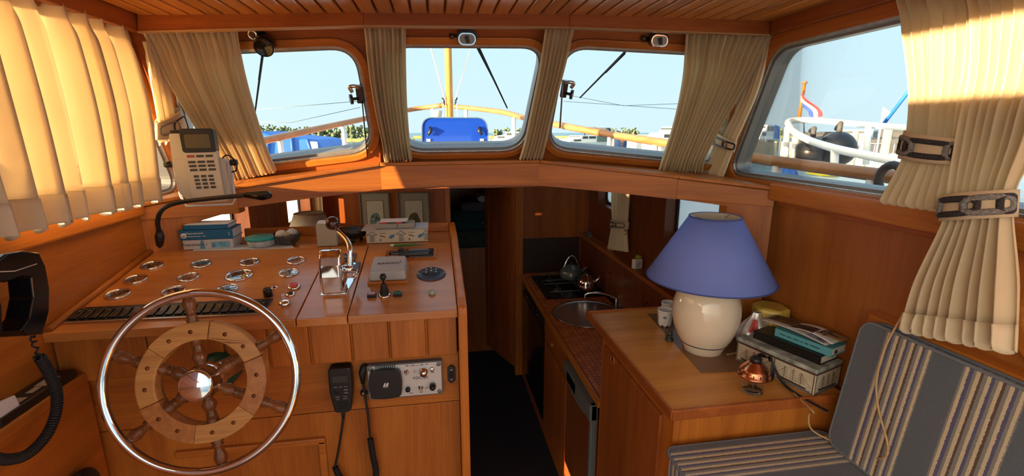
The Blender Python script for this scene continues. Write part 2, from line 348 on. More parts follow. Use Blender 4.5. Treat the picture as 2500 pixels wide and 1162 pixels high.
# ---- side walls below the sills
mb = MB().box((XL-.015, .64, -.90), (.03, 1.9, 1.40)); struct('wall_left_lower', mb, wY, 'varnished wooden side wall under the left window')
mb = MB().box((XL+.003, .40, -.212), (.034, 2.2, .05)); struct('trim_6', mb, wY, 'wooden sill board along the left window', bev=.006)
mb = MB().box((XR+.045, .43, -.62), (.03, 2.06, .87)); struct('wall_right_lower', mb, wood('wall_wood', (.28, .085, .017), (.43, .145, .030), 'Z', vary=.05), 'varnished wooden wall panel under the right window')
mb = MB().box((XR-.006, .38, -.196), (.036, 2.06, .055)); struct('trim_7', mb, wY, 'wooden sill board along the right window', bev=.006)
# ---- ledge and beam under the windscreen
A, B, Cc, D, E, F = aX(335, 497, XL), aX(576, 452, -.64), aY(928, 397, 1.74), aY(1316, 390, 1.74), aX(1655, 428, .85), aX(1895, 457, XR)
win_line = [V((XL, 1.80, A.z+.01)), V((-.64, 1.83, -.155)), V((-.19, 1.83, Cc.z)), V((.40, 1.83, D.z)), V((.85, 1.77, -.14)), V((XR, 1.74, -.165))]
mb = MB(); P = [A, B, Cc, D, E, F]
for i in range(5):
    a, b, c, d = P[i], P[i+1], win_line[i+1], win_line[i]; t = V((0, 0, .012)); lip = V((0, -.012, 0))
    mb.hexa([a+lip-t, b+lip-t, c-t, d-t], [a+lip, b+lip, c, d])
ledge = struct('trim_8', mb, wX, 'curved wooden ledge under the windscreen', bev=.003)
beampx = [(B, 508), (None, 490), (Cc, 463), (None, 452), (D, 453), (None, 466), (E, 487)]
mb = MB(); col = []
def beam_cols():
    seg = [(B, Cc, 508, 463), (Cc, D, 463, 453), (D, E, 453, 487)]
    for s, (p, q, y0, y1) in enumerate(seg):
        for k in range(8):
            t = k/8; T = p.lerp(q, t); sag = math.sin(PI*t)*(-5 if s == 1 else -2)
            yb = lerp(y0, y1, t)+sag
            xpx = lerp(576, 928, t) if s == 0 else lerp(928, 1316, t) if s == 1 else lerp(1316, 1655, t)
            yield T, aY(xpx, yb, T.y)
    yield E, aY(1655, 487, E.y)
col = list(beam_cols()); n = len(col)
for seg, nm in (((0, 8), 'beam_board'), ((8, 16), 'beam_board'), ((16, 24), 'beam_board')):
    mb = MB()
    for i in range(seg[0], seg[1]):
        (a, b), (c, d) = col[i], col[i+1]; o = V((0, .05, 0)); b = V((a.x, a.y, b.z)); d = V((c.x, c.y, d.z)); s = V((0, 0, -.013))
        mb.hexa([b, d, d+o, b+o], [a+s, c+s, c+o+s, a+o+s])
    pa, pb = col[seg[0]][0], col[seg[1]][0]; struct(nm, mb, wood('beam_wood', WD, WL, 'X', vary=.05, rot=math.atan2(pb.y-pa.y, pb.x-pa.x)), '', parent=ledge)
# side boxes of the ledge and the corner columns
def side_piece(p, q, low, nm):
    s = V((0, 0, -.013)); o = V((0, .05, 0))
    MB().hexa([V((p.x, p.y, low)), V((q.x, q.y, low-.012)), V((q.x, q.y, low-.012))+o, V((p.x, p.y, low))+o], [p+s, q+s, q+o+s, p+o+s]).build('ledge_box', wood('ledge_wood', WD, WL, 'X', vary=.05, rot=math.atan2(q.y-p.y, q.x-p.x)), ledge, bev=.002)
side_piece(A, B, -.252, 'l'); side_piece(E, F, -.236, 'r')
fr = E.lerp(F, .55)
mb = MB().hexa([V((fr.x, fr.y+.004, -.72)), V((XR, F.y+.004, -.72)), V((XR, F.y+.05, -.72)), V((fr.x, fr.y+.05, -.72))], [V((fr.x, fr.y+.004, -.22)), V((XR, F.y+.004, -.20)), V((XR, F.y+.05, -.20)), V((fr.x, fr.y+.05, -.22))])
mb.hexa([E+V((.0, .006, -.085)), fr+V((0, .004, -.085)), fr+V((0, .05, -.085)), E+V((0, .05, -.085))], [E+V((0, .006, -.04)), fr+V((0, .004, -.04)), fr+V((0, .05, -.04)), E+V((0, .05, -.04))])
struct('corner_column', mb, wZ, '', parent=ledge)
fl = A.lerp(B, .37)
mb = MB().hexa([V((XL, A.y+.006, -.60)), V((fl.x, fl.y+.006, -.60)), V((fl.x, fl.y+.05, -.60)), V((XL, A.y+.05, -.60))], [V((XL, A.y+.006, -.24)), V((fl.x, fl.y+.006, -.24)), V((fl.x, fl.y+.05, -.24)), V((XL, A.y+.05, -.24))])
a1, b1 = fl+V((0, .007, 0)), B+V((0, .007, 0))
mb.add([V((a1.x, a1.y, -.25)), V((b1.x, b1.y, -.25)), V((a1.x, a1.y, -.285)), V((a1.x, a1.y+.03, -.25)), V((b1.x, b1.y+.03, -.25)), V((a1.x, a1.y+.03, -.285))], [(0, 2, 1), (3, 4, 5), (0, 1, 4, 3), (1, 2, 5, 4), (2, 0, 3, 5)])
struct('corner_column', mb, wZ, '', parent=ledge)
# ---- lower cabin: floor, left wall, bulkhead with doorway, roof, dark fore cabin
carpet = plain('navy_carpet', (.017, .021, .038), .95, noise=.5, nscale=400, bump=.6)
struct('floor', MB().box((.15, 3.1, ZG-.02), (2.5, 4.4, .04)), carpet, 'dark navy carpet on the galley floor')
struct('floor_upper', MB().box((.15, -.1, -1.58), (2.3, 2.4, .05)), wood('floor_wood', (.16, .05, .014), (.28, .10, .03), 'Y'), 'wooden wheelhouse floor')
frostM = cloth('frosted_pane', (.90, .93, .96), .85, 300., .2)
struct('floor_aft_bounce', MB().box((.13, -2.1, -1.60), (2.9, 3.6, .05)), plain('bounce_deck', (.62, .56, .47), .6, noise=.1, nscale=12), 'unseen pale deck added aft to bounce light up')  # unseen pale slab, added to bounce daylight up to the ceiling
def lower_wall(name, p, q, wins, th, lab, mat):
    """wall from p to q (x,y) between ZG and zt with window openings (y0,y1,z0,z1) measured in y"""
    p, q = V((*p, 0)), V((*q, 0)); d = q-p; zt = -.20; mb = MB(); sgn = V((-1 if p.x < 0 else 1, 0, 0))
    at = lambda y: p+d*((y-p.y)/d.y)
    def slab(y0, y1, z0, z1):
        a, b = at(y0), at(y1); o = sgn*th
        mb.hexa([a+UP*z0, b+UP*z0, b+o+UP*z0, a+o+UP*z0], [a+UP*z1, b+UP*z1, b+o+UP*z1, a+o+UP*z1])
    ys = [p.y]
    for (y0, y1, z0, z1) in wins: slab(ys[-1], y0, ZG, zt); slab(y0, y1, ZG, z0); slab(y0, y1, z1, zt); ys.append(y1)
    slab(ys[-1], q.y, ZG, zt)
    o = mb.build(name, mat); tag(o, lab, 'structure', None, 'structure')
    frost = plain('frosted_glass', (.9, .93, .95), .55, trans=.0)
    m, t, b = nodes('frosted_pane'); b.inputs['Base Color'].default_value = (.9, .95, 1, 1); b.inputs['Roughness'].default_value = .5; b.inputs['Transmission Weight'].default_value = 1; b.inputs['IOR'].default_value = 1.05
    bpy.data.materials.remove(frost); bpy.data.materials.remove(m)
    for (y0, y1, z0, z1) in wins:
        a, b = at(y0), at(y1); M = frame((a+b)/2+UP*((z0+z1)/2)+sgn*(th-.012), (b-a), -sgn); w, h = (b-a).length, z1-z0
        loop = rrect(w-.03, h-.03, .04) if w > .1 else rrect(w-.006, h-.006, .004)
        MB().ring(offset(loop, .02 if w > .1 else .003), loop, M, -.006, .010).build('window_rim', rubber, o)
        MB().prism(loop, -.002, .001, M).build('pane', frostM if y1-y0 > .1 else glassM, o)
        for s in ((-.3, .3) if w > .1 else ()):
            MB().box((s*w, -h/2+.026, .016), (.03, .018, .02), M=M).build('window_clip', blackP, o, bev=.004)
    return o
lower_wall('wall_left_cabin', (XL, 1.52), (-.79, 3.42), [(1.80, 2.24, -.52, -.28), (2.74, 3.17, -.545, -.30), (3.285, 3.33, -.62, -.44)], .08, 'dark wooden cabin wall left of the galley', tZ)  # narrow third opening added so a sun patch falls on the bulkhead
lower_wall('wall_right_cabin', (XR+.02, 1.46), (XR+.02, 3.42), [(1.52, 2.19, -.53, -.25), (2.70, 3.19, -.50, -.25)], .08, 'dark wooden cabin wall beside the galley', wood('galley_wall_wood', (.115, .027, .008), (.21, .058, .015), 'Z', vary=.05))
YB = 3.38
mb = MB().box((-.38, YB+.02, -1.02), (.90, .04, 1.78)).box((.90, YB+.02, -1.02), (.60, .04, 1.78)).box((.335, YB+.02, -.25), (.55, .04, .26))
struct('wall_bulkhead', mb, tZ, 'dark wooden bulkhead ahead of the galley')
mb = MB().box((.082, YB-.006, -1.0), (.035, .06, 1.76)).box((.60, YB-.006, -1.0), (.055, .06, 1.76)).box((.34, YB-.004, -.385), (.50, .05, .02))
struct('door_frame', mb, wZ, '', parent=bpy.data.objects['wall_bulkhead'])
struct('ceiling_lower', MB().hexa([(-.86, 1.80, -.21), (1.14, 1.80, -.21), (1.0, 4.25, -.20), (-.72, 4.25, -.20)], [(-.86, 1.80, -.155), (1.14, 1.80, -.155), (1.0, 4.25, -.155), (-.72, 4.25, -.155)]), tX, 'low ceiling over the galley')
mb = MB().box((-.22, 3.99, -1.05), (.04, 1.10, 1.68)).box((.92, 3.99, -1.05), (.04, 1.10, 1.68)).box((.35, 4.56, -1.05), (1.18, .04, 1.68)).box((.35, 4.40, -.19), (1.18, .36, .03)); struct('wall_forepeak', mb, tZ, 'dark lining of the fore cabin')
# open door leaf
dr = thing('door_1', 'open mahogany door leaf beside the galley bulkhead', 'structure', (.56, YB, ZG)); dr['kind'] = 'structure'
p0, p1 = V((.565, YB+.02, 0)), V((.395, YB+.44, 0)); ex = (p1-p0).normalized(); nn = V((-ex.y, ex.x, 0))
M = frame(p0+UP*(ZG+.80), ex, -nn if nn.x > 0 else nn); wd = (p1-p0).length
mb = MB().box((wd/2, 0, -.018), (wd, 1.44, .036), M=frame(p0+UP*(ZG+.79), ex, nn)); mb.build('door_leaf', tZ, dr, bev=.004)
MB().ring(rrect(wd-.1, 1.28, .03), rrect(wd-.13, 1.25, .03), frame(p0+ex*(wd/2)+UP*(ZG+.79)+nn*.0, ex, nn), 0, .006).build('moulding', tZ, dr)
MB().tube(spline([p1+UP*(-.73)+nn*.01-ex*.01, p1+UP*(-.74)+nn*.05-ex*.01, p1+UP*(-.745)+nn*.06-ex*.06, p1+UP*(-.74)+nn*.055-ex*.1], 5), .006).build('handle', chrome, dr)

# small low window at the aft end of the right wall
Ma = frame((1.149, .46, -.30), (0, -1, 0), (-1, 0, 0)); la_ = rrect(.46, .22, .07, 8)
wa = MB().ring(offset(la_, .045), offset(la_, .010), Ma, -.01, .016).build('window_4', wY, None, bev=.005); tag(wa, 'low rounded window beside the long tied curtain', 'structure', None, 'structure')
MB().ring(offset(la_, .012), la_, Ma, -.01, .012).build('gasket', rubber, wa); MB().prism(la_, .0, .004, Ma).build('pane', plain('dark_pane', (.03, .035, .04), .08), wa)
# ================================================================== HELM CONSOLE
DS = math.radians(10); DP = V((-.644, 1.334, -.386)); DN = V((0, -math.sin(DS), math.cos(DS))); DV = V((0, math.cos(DS), math.sin(DS)))
def dsh(x, y): return aP(x, y, DP, DN)
def dfr(x, y, up=0., rot=0.):          # frame on the dash: local x = athwart, z = out of the dash
    p = dsh(x, y)+DN*up; a = V((math.cos(rot), 0, 0))+DV*math.sin(rot); return frame(p, a, DN)
YF = dsh(740, 779).y; YK = dsh(700, 606).y; XC = dsh(1112, 700).x
s1, s2 = (dsh(790, 610).x+dsh(737, 785).x)/2, (dsh(894, 605).x+dsh(850, 780).x)/2
con = thing('helm_console', 'varnished wooden helm console with sloped instrument dash', 'console', (-.4, 1.3, -1.55))
dz = lambda y: DP.z+(y-DP.y)*math.tan(DS)
def dashpanel(x0, x1):
    t = .02
    mb = MB().hexa([(x0, YF, dz(YF)-t), (x1, YF, dz(YF)-t), (x1, YK, dz(YK)-t), (x0, YK, dz(YK)-t)], [(x0, YF, dz(YF)), (x1, YF, dz(YF)), (x1, YK, dz(YK)), (x0, YK, dz(YK))])
    return mb.build('dash_panel', dashW, con, bev=.0015)
g = .0012
dashpanel(XL, s1-g); dashpanel(s1+g, s2-g); dashpanel(s2+g, XC-g)
MB().box(((XL+XC)/2, (YF+YK)/2+.03, -.46), (XC-XL-.004, YK-YF-.06, .02)).build('dash_backing', blackP, con)
# quarter-round along the wall, the raised side cheek, the back shelf with fiddle
MB().tube([(XL+.006, YF+.01, dz(YF)+.006), (XL+.006, YK, dz(YK)+.006)], .008).build('edge_bead', wY, con)
YS = YK+.20; zs = dz(YK)
prof = [(YF-.012, -1.55), (YS, -1.55), (YS, zs+.030), (YK+.0, zs+.022), (YF+.03, dz(YF)+.022), (YF-.006, dz(YF)+.010), (YF-.012, dz(YF)-.006)]
Mx = Matrix(((0, 0, 1, 0), (1, 0, 0, 0), (0, 1, 0, 0), (0, 0, 0, 1)))      # local xy -> world yz, local z -> world x
MB().prism(prof, XC, XC+.022, Mx).build('side_cheek', wZ, con, bev=.004)
MB().box(((XL+XC)/2, (YK+YS)/2+.001, zs-.012), (XC-XL-.002, YS-YK-.002, .02)).build('back_shelf', dashW, con)
MB().box(((XL+XC)/2+.1, YS-.008, zs+.014), (XC-XL-.2, .016, .032)).build('fiddle_rail', wX, con, bev=.003)
# front: grooved boards, radio board, lower doors
YC = YF+.022
zt = dz(YF)-.02; zm = aY(1118, 862, YC).z; zl = aY(1118, 984, YC).z
gx = [XL+.001, -.66, -.50]+[aY(x, 810, YC).x for x in (653, 755, 857, 950, 1041)]+[XC-.001]
for a, b in zip(gx, gx[1:]):
    MB().box(((a+b)/2, YC+.006, (zt+zm)/2), (b-a-.0056, .024, zt-zm)).build('front_board', wZ, con, bev=.003)
for x in gx[1:-1]:
    MB().box((x, YC+.010, (zt+zm)/2), (.0048, .022, zt-zm-.001)).build('bead', wZ, con, bev=.0015)
hx = .14
holeC = aY(575, 890, YC+.02)
for (x0, x1, z0, z1, ax) in ((XL+.001, XC-.001, zl+.001, zm-.001, 'X'), (XL+.001, XC-.001, -1.2, zl-.001, 'Z')):
    MB().box(((x0+x1)/2, YC+.022, (z0+z1)/2), (x1-x0, .02, z1-z0)).build('front_panel', wX if ax == 'X' else wZ, con, bev=.001)
fz = aY(600, 1098, YC).z; xr = aY(795, 1100, YC).x
MB().box(((XL+xr)/2+.1, YC+.008, fz), (xr-XL-.2, .012, .018)).box((xr-.009, YC+.008, fz-.25), (.018, .012, .5)).build('door_moulding', wX, con, bev=.003)
MB().box(((XL+XC)/2, YS-.02, -.95), (XC-XL-.01, .03, 1.15)).build('back_panel', tZ, con)
# rim ledge along the left wall
zL = -.53; xl = aY(215, 905, YC).x
MB().box(((XL+xl)/2, .2, zL-.012), (xl-XL, 1.86, .024)).box((xl-.012, .2, -1.05), (.018, 1.84, 1.02)).build('side_ledge', wY, con, bev=.004)
# ---- instruments
gaugeD = plain('gauge_dial', (.012, .012, .012), .25, coat=1.)
mark = plain('dial_marks', (.75, .74, .68), .5)
def gauge(x, y, w):
    c = dsh(x, y); dep = c.dot(_f); r = w/2/FPX*dep*.96; M = dfr(x, y)
    b = MB().lathe([(r*.80, .0002), (r*.80, .0022), (r*.86, .0045), (r*.95, .0045), (r, .002), (r, 0)], M, 32).build('gauge', chrome, con)
    MB().lathe([(r*.81, .0006), (1e-6, .0006)], M, 28).build('dial', gaugeD, b)
    mb = MB()
    for i in range(13):
        a = math.radians(210-20*i); mb.box((0, 0, 0), (r*(.13 if i % 3 else .22), r*.035, .0003), M=M @ Matrix.Translation((r*.62*math.cos(a), r*.62*math.sin(a),   .0009)) @ Matrix.Rotation(a, 4, 'Z'))
    mb.box((0, 0, 0), (r*.55, r*.05, .0003), M=M @ Matrix.Translation((-r*.2, r*.2, .0011)) @ Matrix.Rotation(2.3, 4, 'Z'))
    mb.build('scale_marks', mark, b)
    MB().lathe([(r*.80, .0021), (1e-6, .0021)], M, 28).build('gauge_glass', pane('gauge_glass', gl=.12), b)
for (x, y, w) in ((372, 649, 52), (491, 645, 48), (609, 641, 47), (723, 637, 45), (332, 683, 52), (460, 678, 51), (584, 673, 65), (705, 667, 48), (288, 719, 57), (424, 712, 55), (555, 707, 51)): gauge(x, y, w)
# ---- rocker switch strip
c0, c1, c2, c3 = dsh(156, 790), dsh(640, 768), dsh(667, 731), dsh(208, 753)
tr = MB().hexa([c0, c1, c2, c3], [c+DN*.004 for c in (c0, c1, c2, c3)]).build('switch_tray', blackP, con, bev=.001)
MB().hexa([c0-DV*.003, c1-DV*.003, c1, c0], [c-DV*.003+DN*.0045 for c in (c0, c1)]+[c1+DN*.0045, c0+DN*.0045]).build('tray_edge', steel, con)
nsw = 21; sw0 = None; darkS = plain('switch_black', (.016, .014, .012), .3)
for i in range(nsw):
    t = (i+.5)/nsw; a = c0.lerp(c1, t); b = c3.lerp(c2, t); p = a.lerp(b, .42)+DN*.0045
    if sw0 is None:
        M = frame(p, (1, 0, 0), DN); L = (b-a).length*.58; w = (c1-c0).length/nsw*.80
        sw0 = MB().prism([(-L/2, 0), (L/2, 0), (L/2, .006), (0, .0025), (-L/2, .003)], -w/2, w/2, M @ Matrix(((0, 0, 1, 0), (1, 0, 0, 0), (0, 1, 0, 0), (0, 0, 0, 1)))).build('rocker_switch', darkS, con, bev=.001, org=p); o = sw0
        Lw = L
    else: o = clone(sw0, con, p)
    M = frame(p, (1, 0, 0), DN)
    if i % 4 != 2:
        MB().lathe([(.0028, .0048), (1e-6, .0048)], M @ Matrix.Translation((0, Lw*.3, 0)), 8).build('switch_mark', mark, o)
    MB().box((0, Lw*.68, .0002), (.010, .005, .0006), M=M).build('switch_label', plain('label_grey', (.12, .115, .10), .5), o)
# ---- knobs and buttons
def knob(x, y, prof, mat, name, n=20, par=con): return MB().lathe(prof, dfr(x, y), n).build(name, mat, par)
knob(655, 722, [(.011, 0), (.0105, .016), (.0095, .020), (1e-6, .020)], blackP, 'dimmer_knob')
k = knob(670, 703, [(.0085, 0), (.0085, .002), (.005, .003), (.005, .001)], chrome, 'warning_lamp'); knob(670, 703, [(.005, .001), (.003, .004), (1e-6, .005)], plain('red_lens', (.25, .01, .01), .2), 'lens', par=k)
k = knob(718, 702, [(.016, 0), (.016, .004), (.0135, .007), (.011, .007), (.011, .003)], chrome, 'push_button'); tag(knob(718, 702, [(.0108, .003), (.0108, .009), (.009, .0105), (1e-6, .011)], plain('red_button', (.75, .09, .12), .35), 'button_cap', par=k), 'red button cap')
k = knob(709, 719, [(.012, 0), (.012, .002), (.009, .005), (.007, .005)], chrome, 'start_button'); knob(709, 719, [(.007, .001), (.007, .006), (1e-6, .007)], blackP, 'button_cap', par=k)
k = knob(695, 743, [(.0135, 0), (.0135, .004), (.012, .008), (.009, .010), (1e-6, .010)], chrome, 'ignition_switch')
MB().prism(rrect(.010, .020, .004), -.002, .002, dfr(695, 743, .018) @ Matrix.Rotation(PI/2, 4, 'X') @ Matrix.Rotation(.5, 4, 'Y')).build('key', chrome, k, bev=.001)
redL = plain('red_lamp', (.33, .015, .02), .25, coat=.5); grnL = plain('green_lamp', (.0, .13, .075), .25, coat=.5)
for (x, y, m_) in ((908, 724, redL), (971, 721, grnL)):
    o = MB().box((0, 0, .004), (.022, .016, .008), M=dfr(x, y)).build('indicator_housing', blackP, con, bev=.001)
    MB().box((0, 0, .009), (.018, .0125, .003), M=dfr(x, y)).build('indicator_lens', m_, o, bev=.001)
k = knob(1055, 717, [(.0085, 0), (.009, .004), (.007, .009), (.003, .011), (1e-6, .011)], plain('pale_lens', (.35, .42, .36), .3), 'pilot_lamp')
k = knob(939, 722, [(.0155, 0), (.0155, .004), (.012, .006)], chrome, 'joystick')
knob(939, 722, [(.0125, .004), (.011, .009), (.0118, .011), (.0098, .016), (.0105, .018), (.0083, .024), (.009, .026), (.006, .032), (.006, .036), (1e-6, .037)], rubber, 'boot', par=k)
knob(939, 722, [(.002, .034), (.002, .046), (.006, .048), (.0088, .054), (.006, .062), (1e-6, .063)], blackP, 'stick_knob', par=k)
# ================================================================== SIDE CABINET, GALLEY UNIT
ZT = -.72; xf = .588
cab = thing('side_cabinet', 'wooden side cabinet carrying the blue table lamp', 'cabinet', (.85, 1.37, -1.55))
Y0, Y1 = 1.02, 1.735
MB().box(((xf+XR)/2, (Y0+Y1)/2, ZT-.010), (XR-xf-.001, Y1-Y0, .02)).build('cabinet_top', cabW, cab, bev=.002)
MB().box((xf+.003, (Y0+Y1)/2, ZT-.006), (.008, Y1-Y0+.004, .030)).box(((xf+XR)/2, Y0+.003, ZT-.008), (XR-xf, .010, .030)).box(((xf+XR)/2, Y1-.003, ZT-.004), (XR-xf, .008, .022)).build('edging', tY, cab, bev=.003)
xb = .612; yb = 1.60
MB().box(((xb+XR)/2, (1.045+yb)/2, ZT-.46), (XR-xb-.002, yb-1.045, .88)).build('cabinet_body', wZ, cab, bev=.002)
MB().box((xb-.004, 1.33, ZT-.46), (.014, .46, .80)).build('cabinet_door', wood('door_wood', (.24, .066, .015), (.46, .135, .028), 'Z', vary=.05), cab, bev=.003)
rp_ = aX(1496, 877, xb-.011)
MB().tube([rp_+V((-.001, math.cos(a)*.014, math.sin(a)*.014)) for a in [i*PI/8 for i in range(16)]], .004, 6, True).build('finger_ring', creamW if 0 else tX, cab)
MB().lathe([(.0135, 0), (1e-6, 0)], frame(rp_+V((-.0006, 0, 0)), (0, 1, 0), (-1, 0, 0)), 18).build('finger_hole', rubber, cab)
# settee base under the cushions
st = thing('settee', 'wooden settee box under the striped cushions', 'bench', (.85, .2, -1.55))
MB().box((.865, .16, -1.235), (.50, 1.70, .63)).build('seat_box', wY, st, bev=.003)
MB().box((.625, .16, -.945), (.03, 1.70, .04)).build('front_rail', tY, st, bev=.004)
ledge_r = thing('wall_shelf', 'rounded wooden ledge behind the settee backrest', 'shelf', (1.15, .2, -.5))
MB().prism(roundpoly([(-.6, 1.102), (1.0, 1.102), (1.0, 1.149), (-.6, 1.149)], [.01, .03, .01, .01]), -.49, -.462, Matrix(((0, 1, 0, 0), (1, 0, 0, 0), (0, 0, 1, 0), (0, 0, 0, 1)))).build('shelf_board', wY, ledge_r, bev=.006)
MB().box((1.13, .18, -.56), (.036, 1.56, .14)).build('shelf_apron', wY, ledge_r)
def stripes(name):
    m, t, b = nodes(name); L = t.links.new
    tc = t.nodes.new('ShaderNodeTexCoord'); sp = t.nodes.new('ShaderNodeSeparateXYZ'); L(tc.outputs['Object'], sp.inputs[0])
    nz = t.nodes.new('ShaderNodeTexNoise'); nz.inputs['Scale'].default_value = 260; L(tc.outputs['Object'], nz.inputs['Vector'])
    ma = t.nodes.new('ShaderNodeMath'); ma.operation = 'MULTIPLY_ADD'; ma.inputs[1].default_value = .004; L(nz.outputs[0], ma.inputs[0]); L(sp.outputs['Y'], ma.inputs[2])
    mu = t.nodes.new('ShaderNodeMath'); mu.operation = 'MULTIPLY'; mu.inputs[1].default_value = -1/.172; L(ma.outputs[0], mu.inputs[0])
    fr = t.nodes.new('ShaderNodeMath'); fr.operation = 'FRACT'; L(mu.outputs[0], fr.inputs[0])
    r = t.nodes.new('ShaderNodeValToRGB'); r.color_ramp.interpolation = 'CONSTANT'; L(fr.outputs[0], r.inputs[0])
    G, K, BR, PU, LG = (.115, .132, .168), (.66, .54, .37), (.12, .072, .06), (.105, .10, .20), (.25, .24, .235)
    seq = [(0, G), (.36, LG), (.385, K), (.425, PU), (.465, LG), (.50, K), (.54, BR), (.57, LG), (.61, K), (.65, PU), (.685, LG), (.72, K), (.76, BR), (.79, LG), (.83, K), (.87, PU), (.905, LG), (.94, K), (.975, LG)]
    el = r.color_ramp.elements; el[0].color = (*G, 1); el[1].position = .99; el[1].color = (*G, 1)
    for p, c in seq[1:]: q = el.new(p); q.color = (*c, 1)
    mx = t.nodes.new('ShaderNodeMix'); mx.data_type = 'RGBA'; mx.blend_type = 'MULTIPLY'; mx.inputs[0].default_value = .35; L(r.outputs[0], mx.inputs[6]); L(nz.outputs[0], mx.inputs[7]); L(mx.outputs[2], b.inputs['Base Color'])
    b.inputs['Roughness'].default_value = .95; b.inputs['Sheen Weight'].default_value = .2
    bp = t.nodes.new('ShaderNodeBump'); bp.inputs['Strength'].default_value = .5; bp.inputs['Distance'].default_value = .001; L(nz.outputs[0], bp.inputs['Height']); L(bp.outputs[0], b.inputs['Normal'])
    return m
strip = stripes('striped_upholstery'); pipingM = plain('piping_grey', (.16, .18, .22), .9)
sc_ = thing('seat_cushion', 'blue grey and cream striped flat seat cushion', 'cushion', (.82, .2, -.92))
z0, z1 = -.918, -.818; r_ = .018
MB().prism(rrect(.475, 1.70, .03, 5, .815, .165), z0, z1).build('cushion_body', strip, sc_, bev=.016, seg=4)
for zz in (z0+.006, z1-.004): MB().tube([(x, y, zz) for x, y in rrect(.481, 1.706, .03, 5, .815, .165)], .0045, 6, True).build('piping', pipingM, sc_)
bc = thing('back_cushion', 'blue grey and cream striped upright back cushion', 'cushion', (1.08, .1, -.81))
b0, b1 = V((1.012, 0, -.81)), V((1.058, 0, -.468)); bd = (b1-b0).normalized(); bn = V((-bd.z, 0, bd.x))
Mb = frame(b0+V((0, .96, 0)), (0, -1, 0), bn); Lb = (b1-b0).length
loop = [(x, y) for x, y in rrect(1.75, Lb, .03, 5, .875, Lb/2)]
MB().prism(loop, -.040, 0, Mb if Mb.to_3x3().col[1].z > 0 else Mb).build('cushion_body', strip, bc, bev=.014, seg=4)
for d in (-.004, -.036): MB().tube([Mb @ V((x, y, d)) for x, y in offset(loop, .003)], .0042, 6, True).build('piping', pipingM, bc)
# ---- galley unit
ZK = -1.05; xg = .612
gal = thing('galley_unit', 'low wooden galley base unit with oven and drawers', 'cabinet', (.87, 2.5, ZG))
MB().box(((xg+.018+XR)/2, 2.55, (ZK-.17+ZG)/2), (XR-xg-.02, 1.62, ZK-.17-ZG)).box((xg+.028, 2.55, ZK-.10), (.02, 1.62, .15)).build('unit_body', tZ, gal)
def face(x0y, x1y, z0, z1, name, mat, out=.010, bev=.002, par=gal): return MB().box((xg+.018-out/2, (x0y+x1y)/2, (z0+z1)/2), (out, abs(x1y-x0y), z1-z0)).build(name, mat, par, bev=bev)
face(2.62, 3.30, ZK-.13, ZK-.04, 'oven_panel', blackP); face(2.62, 3.30, -1.80, ZK-.14, 'oven_door', blackG)
for i in range(5): MB().cyl((xg+.008, 2.75+i*.11, ZK-.085), (xg-.012, 2.75+i*.11, ZK-.085), .017, .014, 14).build('oven_knob', blackP, gal)
face(2.10, 2.58, ZK-.17, ZK-.04, 'drawer', tY); face(2.10, 2.58, -1.80, ZK-.18, 'unit_door', tZ)
MB().cyl((xg+.006, 2.34, ZK-.10), (xg-.016, 2.34, ZK-.10), .010, .012, 12).build('drawer_knob', wX, gal)
# dishwasher with wood front and grey edge
dw = thing('dishwasher', 'wood fronted dishwasher with grey edged handle', 'appliance', (.63, 1.85, ZG))
greyP = plain('grey_enamel', (.20, .215, .22), .4, .3)
zt_ = ZK-.05
mb = MB()
yy = [1.66+.005*0, 2.06]
mb.box((xg+.004, 1.672, (zt_-1.80)/2-.0), (.03, .024, zt_+1.80)); mb.build('door_edge', greyP, dw, bev=.004)
prof = [(1.66, zt_), (2.06, zt_), (2.06, zt_-.06)]+[(2.06-.40*i/10, zt_-.06-.05*math.sin(PI*i/10)*0-.035*(1-((i-5)/5)**2)) for i in range(1, 10)]+[(1.66, zt_-.07)]
MB().prism(prof, xg-.018, xg+.014, Mx).build('handle_panel', greyP, dw, bev=.003)
MB().box((xg-.018, 1.93, zt_-.045), (.004, .13, .045)).build('display', blackG, dw)
MB().box((xg+.006, 1.86, -1.43), (.022, .37, .60)).build('door_front', wood('dishwasher_wood', (.16, .045, .012), (.26, .08, .02), 'Z', vary=.03), dw, bev=.002)
